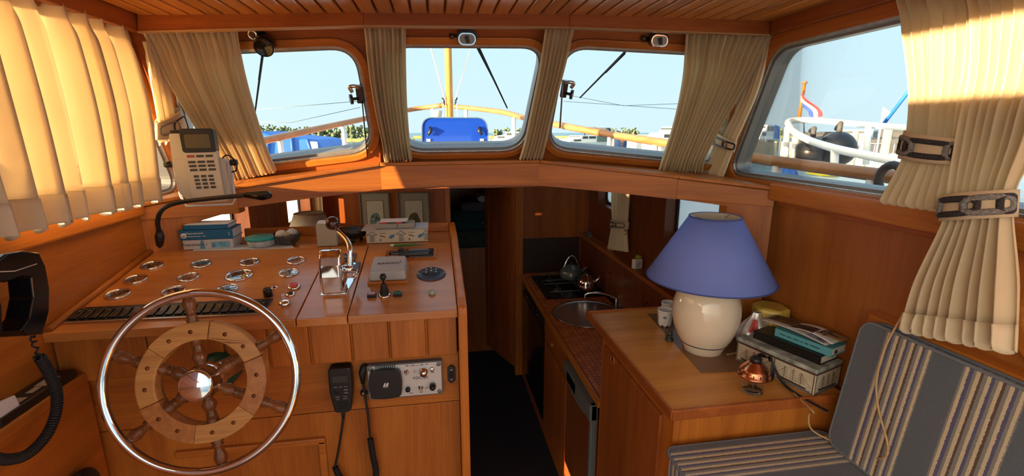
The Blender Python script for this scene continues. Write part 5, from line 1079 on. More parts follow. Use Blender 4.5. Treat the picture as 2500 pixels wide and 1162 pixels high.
# telephone handset
xw = -.765; t = thing('telephone_handset', 'black telephone handset with coiled cord on the left wall', 'telephone', aX(70, 820, -.80))
def tp(x, y, k=xw): p = aX(x, y, k); return (p.y, p.z)
poly = [tp(*p) for p in ((-25, 640), (0, 620), (45, 612), (82, 617), (98, 650), (108, 705), (107, 760), (92, 816), (46, 821), (36, 806), (58, 775), (68, 725), (63, 678), (38, 676), (0, 690), (-20, 688))]
MB().prism(poly, xw-.032, xw+.010, Mx).build('handset', blackG, t, bev=.007, seg=3)
poly = [tp(*p) for p in ((-60, 690), (0, 700), (14, 745), (16, 812), (-60, 830))]; MB().prism(poly, XL+.002, xw-.005, Mx).build('cradle', blackP, t, bev=.004)
MB().tube([aX(-20, 664, xw+.011), aX(35, 662, xw+.012), aX(90, 644, xw+.011)], .001, 5).build('retaining_wire', whiteP, t)
xk = -.74
coil([aX(78, 818, xw), aX(88, 850, xk), aX(100, 880, xk)], .0035, 4, .0018, 'cord_tail', rubber, t)
coil([aX(96, 870, xk), aX(122, 915, xk), aX(138, 960, xk), aX(136, 1010, xk), aX(112, 1065, xk), aX(65, 1110, xk), aX(10, 1122, xk), aX(-40, 1110, xk)], .0075, 60, .0026, 'coiled_cord', rubber, t)
# chart case on the side ledge and a white card
t = thing('chart_case', 'flat black case with pale print on the side ledge', 'case', V((-.822, 1.03, zL)))
MB().box((-.822, 1.00, zL+.009), (.046, .19, .017)).build('case_body', blackP, t, bev=.002); mb = MB()
for (y0, w_, h_) in ((1.045, .05, .022), (1.01, .03, .012), (.965, .04, .02), (.93, .02, .014)): mb.box((-.82, y0, zL+.0179), (h_, w_*.8, .0008))
mb.build('case_print', plain('pale_print', (.38, .33, .28), .6), t)
t = thing('white_card', 'small white card propped on the side ledge', 'card', V((-.80, .93, zL))); MB().hexa([(-.806, .885, zL+.001), (-.802, .885, zL+.001), (-.802, .955, zL+.001), (-.806, .955, zL+.001)], [(-.808, .885, zL+.05), (-.804, .885, zL+.05), (-.804, .950, zL+.04), (-.808, .950, zL+.04)]).build('card_sheet', white, t)
p = aX(195, 1150, xl+.01); t = thing('black_pouch', 'black pouch hanging below the side ledge', 'pouch', p)
MB().ball(p+V((.008, -.012, -.035)), .042, 18, 12, (.55, 1, 1)).build('pouch_body', blackP, t)
# ================================================================== WINDSCREEN FITTINGS
def wfr(x, y, c, n, out): return frame(aP(x, y, c+n*out, n), (1, 0, 0), n)
t = thing('swivel_lamp', 'black swivel lamp on the header above the left windscreen', 'lamp', aP(650, 95, cL, nL)); M = wfr(657, 96, cL, nL, .0)
MB().lathe([(.018, .0), (.018, .012), (.010, .016), (.010, .03)], wfr(640, 88, cL, nL, 0), 18).build('mount', blackP, t)
MB().lathe([(.020, .022), (.026, .026), (.028, .060), (.026, .064), (.023, .060), (1e-6, .058)], M @ Matrix.Rotation(.1, 4, 'X'), 26).build('lamp_can', blackG, t)
MB().tube([wfr(618, 84, cL, nL, .01) @ V((.011*math.cos(a), .012*math.sin(a), .004)) for a in [i*PI/8 for i in range(16)]], .0035, 8, True).build('swivel_ring', chrome, t)
def motor(x, y, c, n, lab):
    t = thing('wiper_switch', lab, 'wiper switch', aP(x, y, c, n)); M = wfr(x, y, c, n, 0) @ Matrix.Rotation(-.42, 4, 'X')
    MB().prism(rrect(.060, .040, .018, 6, .002, .006), -.02, .030, M).build('motor_body', blackP, t, bev=.004)
    MB().prism(rrect(.054, .036, .017), .030, .040, M).build('bezel', chrome, t, bev=.002); MB().prism(rrect(.046, .028, .0135), .040, .0415, M).build('face', plain('dull_white_face', (.33, .34, .34), .35), t)
    MB().prism([(-.004, -.012), (.004, -.012), (.006, .008), (-.006, .008)], .0415, .050, M @ Matrix.Rotation(.35, 4, 'Z')).build('pointer', blackP, t, bev=.002)
    MB().cyl(M @ V((-.026, .006, .0)), M @ V((-.050, .008, .012)), .006, .008, 12).build('parking_knob', plain('bronze_knob', (.13, .08, .05), .4, .7), t)
motor(1138, 97, cC, nC, 'oval wiper switch on the header above the mast pane'); motor(1600, 102, cR, nR, 'oval wiper switch on the header above the right windscreen')
def latch(x, y, c, n, s, lab):
    t = thing('window_latch', lab, 'latch', aP(x, y, c, n)); M = wfr(x, y, c, n, .0)
    MB().box((0, 0, .006), (.022, .060, .014), M=M).build('latch_plate', plain('dark_steel', (.14, .14, .145), .3, .9), t, bev=.003)
    MB().tube(spline([M @ V(p) for p in ((0, .024, .012), (s*.012, .032, .022), (s*.026, .028, .022), (s*.020, .012, .02))], 6), .0065, 10).build('latch_arm', chrome, t)
    MB().cyl(M @ V((s*.004, -.012, .012)), M @ V((s*.024, -.012, .02)), .005, n=10).build('screw', blackP, t); MB().cyl(M @ V((s*.022, -.012, .019)), M @ V((s*.030, -.012, .022)), .016, .016, 8).build('wing_knob', blackP, t)
    return t, M
t, M = latch(879, 228, cL, nL, -1, 'chrome window latch with black knob on the left windscreen'); MB().tube([aP(884, 245, cL+nL*.012, nL), aP(890, 310, cL+nL*.014, nL), aP(897, 383, cL+nL*.012, nL)], .0022, 6).build('stay_rod', blackP, t)
t, M = latch(1377, 215, cR, nR, 1, 'chrome window latch with black knob beside the slim curtain'); MB().tube([aP(1374, 195, cR+nR*.02, nR), aP(1371, 250, cR+nR*.02, nR), aP(1367, 312, cR+nR*.02, nR)], .0028, 6).build('stay_rod', alug, t)
def wiper(p0, p1, p2, c, n, lab):
    t = thing('windscreen_wiper', lab, 'wiper', aP(*p0, c-n*.07, n)); q = [aP(*p, c-n*.07, n) for p in (p0, p1, p2)]
    MB().tube([q[0], q[1]], [.0035, .0028], 8).build('wiper_arm', rubber, t); d = (q[2]-q[1]).normalized()
    MB().tube([q[1]-d*.12-n*.006, q[2]-n*.006], [.0045, .0025], 6).build('wiper_blade', rubber, t)
wiper((641, 128), (632, 195), (620, 286), cL, nL, 'black wiper lying upright outside the left windscreen'); wiper((1166, 118), (1204, 192), (1239, 266), cC, nC, 'black wiper slanting across the mast pane'); wiper((1526, 130), (1478, 178), (1416, 241), cR, nR, 'black wiper slanting across the right windscreen')
# ================================================================== GALLEY
top = thing('galley_worktop', 'orange mosaic tiled galley worktop with wooden edge', 'worktop', (.85, 2.5, ZK))
sc0 = aZ(1437, 765, ZK); sr = (aZ(1437, 765, ZK)-aZ(1351, 765, ZK)).length*1.0; xk0, xk1, yk0, yk1 = xg+.012, 1.074, 1.605, 3.375
Mz = Matrix.Translation((0, 0, 0)); circ = [(sc0.x+sr*.97*math.cos(a), sc0.y+sr*.97*math.sin(a)) for a in [i*PI/24 for i in range(48)]]
holed(MB(), [(xk0, yk0), (xk1, yk0), (xk1, yk1), (xk0, yk1)], circ, ZK-.022, ZK-.003, Mz).build('slab', plain('grout', (.30, .10, .045), .9), top)
MB().box((xg+.004, (yk0+yk1)/2, ZK-.012), (.018, yk1-yk0, .028)).build('edge_strip', wY, top, bev=.003)
m_, tt, bb = nodes('orange_tile'); oi = tt.nodes.new('ShaderNodeObjectInfo'); gm_ = tt.nodes.new('ShaderNodeNewGeometry'); rr_ = tt.nodes.new('ShaderNodeValToRGB'); ad = tt.nodes.new('ShaderNodeMath'); ad.operation = 'ADD'; fr_ = tt.nodes.new('ShaderNodeMath'); fr_.operation = 'FRACT'
tt.links.new(oi.outputs['Random'], ad.inputs[0]); tt.links.new(gm_.outputs['Random Per Island'], ad.inputs[1]); tt.links.new(ad.outputs[0], fr_.inputs[0]); tt.links.new(fr_.outputs[0], rr_.inputs[0]); tt.links.new(rr_.outputs[0], bb.inputs['Base Color']); bb.inputs['Roughness'].default_value = .3
rr_.color_ramp.elements[0].color = (.40, .085, .022, 1); rr_.color_ramp.elements[1].color = (.62, .19, .055, 1)
hob_c = [aZ(1296, 675, ZK), aZ(1334, 729, ZK), aZ(1487, 724, ZK), aZ(1437, 670, ZK)]; hx0, hx1 = (hob_c[0].x+hob_c[1].x)/2, min((hob_c[2].x+hob_c[3].x)/2, 1.06); hy0, hy1 = (hob_c[1].y+hob_c[2].y)/2, min((hob_c[0].y+hob_c[3].y)/2, 3.33)
pt = .0245; cells = []
for i in range(int((xk1-xk0)/pt)):
    for j in range(int((yk1-yk0)/pt)):
        x, y = xk0+.004+(i+.5)*pt, yk0+(j+.5)*pt
        if (V((x, y))-V((sc0.x, sc0.y))).length < sr+.012 or (hx0-.01 < x < hx1+.01 and hy0-.01 < y < hy1+.01): continue
        vis = y > 1.74 or x < .66
        cells.append((0 if vis else 1, y, x))
cells.sort(); tile0 = None; mbt = MB()
for k, (_, y, x) in enumerate(cells):
    if k < 300:
        if tile0 is None: tile0 = MB().box((x, y, ZK-.0015), (.0222, .0222, .003)).build('tile', m_, top, org=V((x, y, ZK-.0015)))
        else: clone(tile0, top, V((x, y, ZK-.0015)))
    else: mbt.box((x, y, ZK-.0015), (.0222, .0222, .003))
tag(mbt.build('tile_field', m_, top), kind='stuff')
# round steel sink
t = thing('sink', 'round stainless steel sink in the orange worktop', 'sink', V((sc0.x, sc0.y, ZK-.14))); Mo = Matrix.Translation((sc0.x, sc0.y, ZK))
MB().lathe([(sr+.004, .0), (sr+.004, .003), (sr-.004, .0035), (sr-.018, .001), (sr-.024, -.012), (sr-.034, -.11), (sr-.06, -.128), (.03, -.132), (1e-6, -.133)], Mo, 56).build('bowl', steel, t)
MB().lathe([(.028, -.1315), (.022, -.129), (1e-6, -.1295)], Mo, 20).build('drain', chrome, t)
t = thing('tap', 'long reach chrome tap over the round sink', 'tap', aZ(1505, 742, ZK)); b0_ = aZ(1508, 748, ZK); e0_ = aZ(1432, 717, ZK+.075)
MB().lathe([(.020, 0), (.018, .02), (.015, .055), (1e-6, .057)], Matrix.Translation(b0_), 16).build('tap_body', chrome, t)
MB().tube(spline([b0_+UP*.045, b0_.lerp(e0_, .3)+UP*.05, b0_.lerp(e0_, .65)+UP*.035, e0_, e0_+V((-.012, 0, -.03))], 8), .007, 10).build('spout', chrome, t)
MB().tube([b0_+UP*.055, b0_+V((.02, -.01, .075)), b0_+V((.05, -.02, .08))], .006, 8).build('tap_lever', chrome, t)
# gas hob
t = thing('gas_hob', 'black gas hob with wire pan supports', 'hob', V(((hx0+hx1)/2, (hy0+hy1)/2, ZK)))
MB().box(((hx0+hx1)/2, (hy0+hy1)/2, ZK+.002), (hx1-hx0, hy1-hy0, .008)).build('hob_plate', plain('hob_black', (.012, .010, .009), .18), t, bev=.002)
for fx in (.28, .74):
    for fy in (.27, .73):
        p = V((lerp(hx0, hx1, fx), lerp(hy0, hy1, fy), ZK+.006)); MB().lathe([(.030, 0), (.030, .008), (.022, .012), (.020, .018), (1e-6, .019)], Matrix.Translation(p), 20).build('burner', plain('burner_grey', (.13, .13, .125), .4, .5), t)
for fy in (.08, .42, .58, .92):
    y = lerp(hy0, hy1, fy); MB().tube([(hx0+.03, y, ZK+.006), (hx0+.03, y, ZK+.034), (hx1-.03, y, ZK+.034), (hx1-.03, y, ZK+.006)], .004, 6).build('pan_support', plain('support_steel', (.10, .10, .10), .35, .8), t)
for fx in (.28, .74):
    x = lerp(hx0, hx1, fx); MB().tube([(x, hy0+.02, ZK+.006), (x, hy0+.02, ZK+.034), (x, hy1-.02, ZK+.034), (x, hy1-.02, ZK+.006)], .004, 6).build('pan_support', bpy.data.materials['support_steel'], t)
zh = ZK+.038
p = aZ(1394, 678, zh); t = thing('whistling_kettle', 'grey enamel kettle with upright handle at the back of the hob', 'kettle', p); Mo = Matrix.Translation(p); ken = plain('kettle_grey', (.16, .19, .185), .25, .3)
MB().lathe([(.070, 0), (.080, .010), (.084, .030), (.078, .058), (.058, .082), (.030, .094), (.028, .097), (1e-6, .099)], Mo, 36).build('kettle_body', ken, t); MB().lathe([(.008, .098), (.012, .106), (.010, .114), (1e-6, .116)], Mo, 14).build('lid_knob', blackP, t)
MB().tube(spline([p+V((-.055, 0, .075)), p+V((-.020, 0, .150)), p+V((.020, 0, .152)), p+V((.055, 0, .078))], 8), .006, 8).build('handle', chrome, t); MB().tube([p+V((.060, -.03, .045)), p+V((.088, -.045, .078)), p+V((.100, -.05, .088))], [.014, .009, .007], 10).build('spout', ken, t)
p = aZ(1430, 706, zh); t = thing('tea_kettle', 'polished steel tea kettle at the front of the hob', 'kettle', p); Mo = Matrix.Translation(p)
MB().lathe([(.048, 0), (.056, .012), (.059, .035), (.054, .062), (.040, .085), (.024, .098), (.022, .102), (1e-6, .106)], Mo, 36).build('kettle_body', chrome, t); MB().lathe([(.006, .104), (.009, .112), (.007, .118), (1e-6, .120)], Mo, 12).build('lid_knob', blackP, t)
MB().tube(spline([p+V((-.040, 0, .085)), p+V((-.075, 0, .085)), p+V((-.085, 0, .055)), p+V((-.060, 0, .025))], 7), .0065, 8).build('handle', blackP, t); MB().tube([p+V((.050, -.01, .045)), p+V((.078, -.015, .072)), p+V((.092, -.018, .092))], [.013, .008, .006], 10).build('spout', chrome, t)
# soap bottles
for (x, y, lab) in ((1513, 752, 'clear soap bottle with white cap nearest the tap'), (1529, 745, 'clear soap bottle with white cap by the locker door')):
    p = aZ(x, y, ZK); t = thing('soap_bottle', lab, 'bottle', p, 'soap bottles behind the sink'); MB().lathe([(.020, 0), (.021, .004), (.021, .045), (.012, .056), (.010, .060), (1e-6, .060)], Matrix.Translation(p), 20).build('bottle', plain('soap_%d' % x, (.06, .065, .09), .1, trans=.3), t); MB().lathe([(.010, .058), (.010, .080), (.009, .084), (1e-6, .084)], Matrix.Translation(p), 16).build('cap', whiteP, t)
# lockers and shelf along the right wall
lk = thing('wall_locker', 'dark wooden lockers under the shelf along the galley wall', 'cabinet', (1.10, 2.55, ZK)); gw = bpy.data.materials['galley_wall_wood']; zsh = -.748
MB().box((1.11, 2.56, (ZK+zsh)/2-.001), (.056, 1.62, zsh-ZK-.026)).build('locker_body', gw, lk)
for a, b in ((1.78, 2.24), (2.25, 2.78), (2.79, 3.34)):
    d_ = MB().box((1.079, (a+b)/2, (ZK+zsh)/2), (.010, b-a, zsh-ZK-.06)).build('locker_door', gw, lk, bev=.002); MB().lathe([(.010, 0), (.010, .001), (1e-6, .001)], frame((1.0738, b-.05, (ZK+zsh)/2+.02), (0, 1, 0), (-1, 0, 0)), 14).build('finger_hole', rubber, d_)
MB().box((1.098, 2.56, zsh-.010), (.082, 1.62, .018)).build('shelf_board', tY, lk, bev=.003); MB().box((1.060, 2.56, zsh-.004), (.010, 1.62, .020)).build('shelf_lip', tY, lk, bev=.002)
p = aX(1555, 650, 1.095); p.z = zsh; t = thing('alarm_clock', 'small square white alarm clock on the galley shelf', 'clock', p); ang = math.atan2(p.y, p.x)+PI; M = Matrix.Translation(p) @ Matrix.Rotation(.25, 4, 'Z')
MB().box((0, 0, .029), (.055, .030, .056), M=M).build('clock_case', whiteP, t, bev=.006); Mc = M @ Matrix.Translation((0, -.0155, .030)) @ Matrix.Rotation(PI/2, 4, 'X')
MB().prism(rrect(.040, .042, .004), 0, .0006, Mc).build('clock_face', plain('clock_face', (.50, .50, .47), .4), t)
for a_, l_ in ((.9, .014), (-2.4, .018)): MB().box((l_/2, 0, .0012), (l_, .0022, .0006), M=Mc @ Matrix.Rotation(a_, 4, 'Z')).build('clock_hand', darkL, t)
o = MB().ball(p+V((.006, .0, .068)), .017, 16, 10, (1.1, 1, .75)).build('lime', plain('lime_green', (.25, .34, .02), .4, noise=.3, nscale=60)); tag(o, 'yellow green lime resting on the white clock', 'fruit')
p = aX(1437, 583, 1.095); p.z = zsh; t = thing('card_box', 'flat pale boxes stacked in the shelf corner', 'box', p)
for i in range(3): MB().box((p.x-.005, p.y-.02, zsh+.007+.013*i), (.034-.004*i, .05-.006*i, .012)).build('flat_box', plain('carton_grey_%d' % i, (.15-.03*i, .13-.03*i, .10), .7), t, bev=.001)
p = aX(1535, 552, 1.12); t = thing('coat_hook', 'small dark hook holding the galley tieback', 'hook', p); MB().cyl(p, p+V((-.025, 0, 0)), .008, .010, 12).build('hook_peg', plain('hook_bronze', (.05, .025, .015), .4), t); MB().tube([p+V((-.02, .01*math.cos(a), -.03+.022*math.sin(a))) for a in [i*PI/6 for i in range(12)]], .0025, 6, True).build('hook_ring', bpy.data.materials['hook_bronze'], t)
a, b = aY(1276, 583, YB-.004), aY(1436, 665, YB-.004); t = thing('splash_panel', 'dark metal splash panel behind the hob', 'panel', V((a.x, YB, b.z))); MB().box(((a.x+1.07)/2, YB-.004, (a.z+ZK)/2), (1.07-a.x, .006, a.z-ZK)).build('panel_sheet', plain('splash_metal', (.055, .032, .028), .4, .4), t)
# ================================================================== LOWER CABIN
sd = thing('sideboard', 'low dark sideboard along the left cabin wall', 'sideboard', (-.62, 2.4, ZG)); MB().box((-.62, 2.35, -.99), (.26, 1.7, .56)).build('sideboard_body', tZ, sd); MB().box((-.62, 2.35, -.705), (.30, 1.70, .02)).build('sideboard_top', tY, sd, bev=.003)
p = aY(758, 560, 2.25); p = V((p.x, 2.25, -.695)); zsh_b = aY(758, 580, 2.25).z; zsh_t = aY(758, 521, 2.25).z; t = thing('cabin_lamp', 'white cone shaded lamp in the cabin behind the dash', 'lamp', p)
shM = cloth('white_shade', (.74, .69, .58), .45, 1200, .1); r1_ = 33/FPX*p.y*1.0; r0_ = 56/FPX*p.y
q = MB().grid(lambda u, v: V((p.x+lerp(r0_, r1_, v)*math.cos(2*PI*u), p.y+lerp(r0_, r1_, v)*math.sin(2*PI*u), lerp(zsh_b, zsh_t, v))), 48, 1, cu=True).build('lamp_shade', shM, t, solid=.001)
MB().tube([V((p.x+r1_*math.cos(a), p.y+r1_*math.sin(a), zsh_t)) for a in [i*PI/24 for i in range(48)]], .003, 6, True).build('shade_rim', plain('gold_rim', (.28, .16, .05), .5), q)
MB().lathe([(.045, 0), (.045, .01), (.02, .02), (.012, .05), (.012, zsh_b+.695+.03), (1e-6, zsh_b+.695+.032)], Matrix.Translation(p), 20).build('lamp_base', plain('brass', (.45, .28, .08), .3, 1.), t)
def picture(x0, y0, x1, y1, lab, tone, bird):
    a, b = aY(x0, y0, YB-.012), aY(x1, y1, YB-.012); c = (a+b)/2; w, h = b.x-a.x, a.z-b.z; t = thing('framed_print', lab, 'picture', V((c.x, YB, b.z)), 'framed bird prints'); M = frame(c, (1, 0, 0), (0, -1, 0))
    MB().ring(rrect(w, h, .002, 1), rrect(w-.018, h-.018, .002, 1), M, -.010, .010).build('frame', plain('frame_grey', (.16, .15, .12), .5), t, bev=.002); MB().box((0, 0, -.002), (w-.016, h-.016, .004), M=M).build('mount', plain('mount_grey', (.30, .29, .23), .8), t)
    pw, ph = w*.55, h*.72; MB().box((0, -.004, .0006), (pw+.006, ph+.006, .002), M=M).build('inner_line', plain('line_brown', (.12, .05, .02), .7), t); MB().box((0, -.004, .0012), (pw, ph, .002), M=M).build('print_paper', plain('print_paper', (.52, .51, .44), .8), t)
    mb = MB(); mb.prism([(pw*.36*math.cos(k*PI/10)*(1+.06*math.sin(k*2.3)), -.004-ph*.10+ph*.30*math.sin(k*PI/10)*(1+.05*math.cos(k*1.7))) for k in range(20)], .0023, .0026, M); mb.build('painted_ground', plain('ground_%s' % bird, tone, .8, noise=.5, nscale=40), t)
    mb = MB(); bc = plain('bird_dark_%s' % bird, (.05, .055, .05), .8)
    if bird == 'gull': mb.prism([(-.02, .008), (-.004, .012), (.035, .060), (.010, .030), (.012, .016), (.030, .010), (.004, .004), (-.030, .036), (-.022, .018)], .0027, .003, M)
    else: mb.prism([(-.020, -.020), (-.004, -.012), (.010, .020), (.036, .066), (.018, .036), (.012, .0), (.002, -.022), (-.012, -.028)], .0027, .003, M)
    mb.build('painted_bird', bc, t); MB().ball(M @ V((-.012, -.022 if bird != 'gull' else .010, .003)), .007, 10, 6, (1, .2, .7)).build('bird_breast', white, t)
picture(876, 471, 957, 600, 'framed print of a flying grey seabird over blue water', (.14, .24, .26), 'gull'); picture(969, 470, 1052, 600, 'framed print of a diving dark seabird on olive ground', (.12, .11, .05), 'tern')
# blankets on the fore berth
bt = thing('berth', 'dark berth in the fore cabin under the blankets', 'bed', (.30, 4.3, ZG)); MB().box((.25, 4.17, -1.42), (.62, .66, .95)).build('berth_box', tZ, bt)
def blanket(x, y, z, w, d, h, lab, mat, seed):
    t = thing('blanket', lab, 'blanket', V((x, y, z)), 'folded blankets on the berth'); rnd = random.Random(seed); s = [rnd.uniform(0, 6) for _ in range(4)]
    def fn(u, v):
        a = 2*PI*u; e = .45; cx, sy = math.cos(a), math.sin(a); X = w/2*math.copysign(abs(cx)**e, cx); Zz = h/2*math.copysign(abs(sy)**.8, sy)
        return V((x+X*(1+.04*math.sin(7*v+s[0])), y+d*(v-.5), z+h/2+Zz*(1+.12*math.sin(9*v+s[1]+a*2))))
    mb = MB().grid(fn, 32, 10, cu=True); n0 = len(mb.v)
    mb.f.append(list(range(32))[::-1]); mb.f.append([n0-32+i for i in range(32)]); mb.m += [0, 0]; mb.sm += [True, True]; mb.build('folded_cloth', mat, t); return t
z_ = -.945; bx0 = .27; by0 = 4.03
blanket(bx0, by0, z_, .46, .40, .13, 'thick dark green blanket lowest in the pile', plain('blanket_green', (.045, .062, .052), .95, noise=.3, nscale=30), 1); blanket(bx0+.02, by0+.02, z_+.13, .44, .38, .085, 'teal blanket folded over the green one', plain('blanket_teal', (.012, .058, .065), .95), 2)
blanket(bx0+.03, by0, z_+.215, .42, .36, .085, 'rolled teal blanket under the striped one', plain('blanket_teal_b', (.010, .05, .055), .95), 3)
m_, tt, bb = nodes('striped_blanket'); tc_n = tt.nodes.new('ShaderNodeTexCoord'); wv_ = tt.nodes.new('ShaderNodeTexWave'); wv_.inputs['Scale'].default_value = 22; rr_ = tt.nodes.new('ShaderNodeValToRGB'); rr_.color_ramp.interpolation = 'CONSTANT'; rr_.color_ramp.elements[1].position = .6; rr_.color_ramp.elements[0].color = (.035, .028, .06, 1); rr_.color_ramp.elements[1].color = (.22, .20, .26, 1)
tt.links.new(tc_n.outputs['Object'], wv_.inputs['Vector']); tt.links.new(wv_.outputs[0], rr_.inputs[0]); tt.links.new(rr_.outputs[0], bb.inputs['Base Color']); bb.inputs['Roughness'].default_value = .95
blanket(bx0+.09, by0, z_+.30, .30, .34, .075, 'purple and white striped blanket near the top', m_, 4); blanket(bx0+.16, by0-.02, z_+.375, .18, .30, .05, 'white folded cloth topmost in the pile', plain('blanket_white', (.5, .48, .5), .9), 5)
# ================================================================== OUTSIDE: FOREDECK
deckW = plain('deck_white', (.74, .74, .70), .45, noise=.06, nscale=8); teak = wood('rail_teak', (.30, .12, .04), (.48, .22, .09), 'Y', rough=.35)
dk = MB().hexa([(-1.0, 1.92, -.150), (1.25, 1.92, -.150), (.95, 4.3, -.150), (-.72, 4.3, -.150)], [(-1.0, 1.92, -.140), (1.25, 1.92, -.140), (.95, 4.3, -.135), (-.72, 4.3, -.135)]).build('cabin_roof', deckW); tag(dk, 'white painted cabin roof ahead of the windscreen', 'structure', None, 'structure')
hl = [(-1.45, -.9), (1.68, -.9), (1.66, 1.6), (1.30, 3.6), (.75, 5.0), (.14, 6.1), (-.48, 5.0), (-1.05, 3.6), (-1.42, 1.6)]
dk = MB().prism(hl, -.86, -.80).build('side_deck', deckW); tag(dk, 'pale side deck of the boat around the cabin', 'structure', None, 'structure')
# the deck must stay outside the cabin: carve by using two side strips instead of one sheet
bpy.data.objects.remove(dk)
mb = MB(); mb.prism([(1.24, -.9), (1.68, -.9), (1.66, 1.6), (1.30, 3.6), (.75, 5.0), (.14, 6.1), (.10, 5.3), (1.0, 4.5), (1.245, 3.5), (1.25, 2.2)], -.76, -.70); mb.prism([(-.98, -.9), (-.98, 2.2), (-.94, 3.5), (-.74, 4.5), (.10, 5.3), (.14, 6.1), (-.48, 5.0), (-1.05, 3.6), (-1.42, 1.6), (-1.45, -.9)], -.76, -.70)
dk = mb.build('side_deck', deckW); tag(dk, 'pale side deck of the boat around the cabin', 'structure', None, 'structure')
hk = MB()
for (a, b) in zip(hl[1:6], hl[2:7]): hk.hexa([(a[0], a[1], -2.7), (b[0], b[1], -2.7), (b[0]*.97, b[1]*.97, -2.7), (a[0]*.97, a[1]*.97, -2.7)], [(a[0], a[1], -.70), (b[0], b[1], -.70), (b[0]*.97, b[1]*.97, -.70), (a[0]*.97, a[1]*.97, -.70)])
o = hk.build('hull_side', whitePaint); tag(o, 'white hull side of the boat', 'structure', None, 'structure')
rl = thing('bow_rail', 'teak capped bow railing on white stanchions around the foredeck', 'railing', (.1, 5.4, -.7))
rpx = [aX(560, 364, -1.30), aX(635, 346, -1.20), aX(760, 318, -.98), aX(890, 290, -.66), aX(1000, 268, -.26), aY(1080, 257, 5.6), aY(1215, 272, 5.0), aY(1290, 290, 4.45), aY(1400, 312, 3.7), aX(1500, 330, 1.30), aX(1640, 352, 1.40), aX(1800, 379, 1.52), aX(1900, 395, 1.56), aX(2165, 430, 1.60), aX(2300, 448, 1.62)]
MB().tube(spline(rpx[:6], 6), .026, 10).build('cap_rail', teak, rl); MB().tube(spline(rpx[5:], 6), .026, 10).build('cap_rail', teak, rl)
cap = plain('rail_varnish_top', (.45, .40, .38), .25)
for (i, f) in ((1, .35), (2, .55), (3, .3), (4, .7), (5, .45), (6, .55), (7, .3), (8, .9), (9, .75), (11, .98), (12, .9)):
    p = rpx[i].lerp(rpx[i+1], f); MB().cyl(p-UP*.02, V((p.x*.99, p.y*.99, -.70)), .020, .022, 12).build('stanchion', whitePaint, rl)
mp = aY(1098, 290, 3.45); mast = thing('mast', 'varnished wooden mast on the foredeck', 'mast', V((mp.x, 3.45, -.135)))
MB().cyl((mp.x, 3.45, -.135), (mp.x+.005, 3.45, 2.6), .026, .024, 18).build('spar', wood('mast_wood', (.55, .25, .06), (.75, .40, .13), 'Z', vary=.02), mast)
for s in (-1, 1):
    k = aY(1098+s*14, 246, 3.43); MB().tube([k+V((0, 0, -.03)), k, k+V((s*.012, 0, .02))], .006, 8).build('cleat', blackP, mast); MB().tube([k+V((s*.004, -.01, -.02)), k+V((s*.012, -.012, -.10)), k+V((s*.014, -.012, -.14))], .004, 6).build('halyard_tail', whitePaint, mast)
for (x0, y0, x1, y1) in ((1052, 118, 1086, 242), (1149, 118, 1112, 242)):
    a, b = aY(x0, y0, 3.5), aY(x1, y1, 3.43); a = b+(a-b)*4; MB().tube([a, b], .005, 6).build('halyard', plain('rope_white', (.75, .72, .66), .8), mast)
# open blue hatch
hY = 2.95; h = thing('deck_hatch', 'open deck hatch of blue plexiglass standing upright', 'hatch', aY(1110, 360, hY))
a, b = aY(1027, 288, hY), aY(1193, 400, hY); w, hh = b.x-a.x, a.z-b.z; M = frame(((a.x+b.x)/2, hY, (a.z+b.z)/2), (1, 0, 0), (0, -1, .06)); lp = roundpoly([(-w/2, -hh/2), (w/2, -hh/2), (w/2-.01, hh/2), (-w/2+.01, hh/2)], [.01, .01, .06, .06], 8)
MB().prism(lp, -.008, 0, M).build('hatch_pane', plain('blue_plexi', (.008, .055, .42), .06, coat=.5), h); MB().ring(offset(lp, .006), lp, M, -.014, .006).build('hatch_rim', plain('rim_blue_grey', (.10, .16, .25), .4), h)
for s in (-1, 1):
    MB().tube([M @ V((s*w*.37, hh*.30, .004)), M @ V((s*w*.36, hh*.22, .022)), M @ V((s*w*.40, hh*.14, .018))], [.009, .011, .008], 8).build('hatch_handle', blackP, h); MB().box((s*w*.40, 0, .003), (.022, .03, .008), M=M).build('hatch_plate', whiteP, h); MB().cyl(M @ V((s*w*.41, -.02, .004)), M @ V((s*w*.41, -hh*.45, .004)), .0035, n=6).build('hatch_stay', steel, h)
p = aY(1067, 283, 4.2); t = thing('deck_horn', 'small white dish horn on a stalk on the foredeck', 'horn', V((p.x, p.y, -.135))); MB().lathe([(.03, -.02), (.055, .035), (.056, .042), (1e-6, .042)], Matrix.Translation(p), 20).build('horn_dish', plain('horn_grey', (.55, .55, .52), .4), t); MB().cyl((p.x, p.y, -.135), p-UP*.015, .010, n=8).build('stalk', whitePaint, t)
# thin grey lines modelled just outside the front panes
for (pts, lab) in ((((600, 270), (875, 247)), 'thin grey line outside the left windscreen, upper one'), (((612, 297), (712, 299), (880, 262)), 'thin grey line outside the left windscreen, bent lower one'), (((1358, 246), (1660, 267)), 'thin grey line outside the right windscreen, upper one'), (((1392, 233), (1522, 258), (1660, 253)), 'thin grey line outside the right windscreen, bent one')):
    q = [aY(x, y, 2.25) for x, y in pts]; o = MB().tube(q, .0012, 5).build('thin_line', plain('line_grey', (.16, .22, .24), .5)); tag(o, lab, 'wire', 'thin lines')
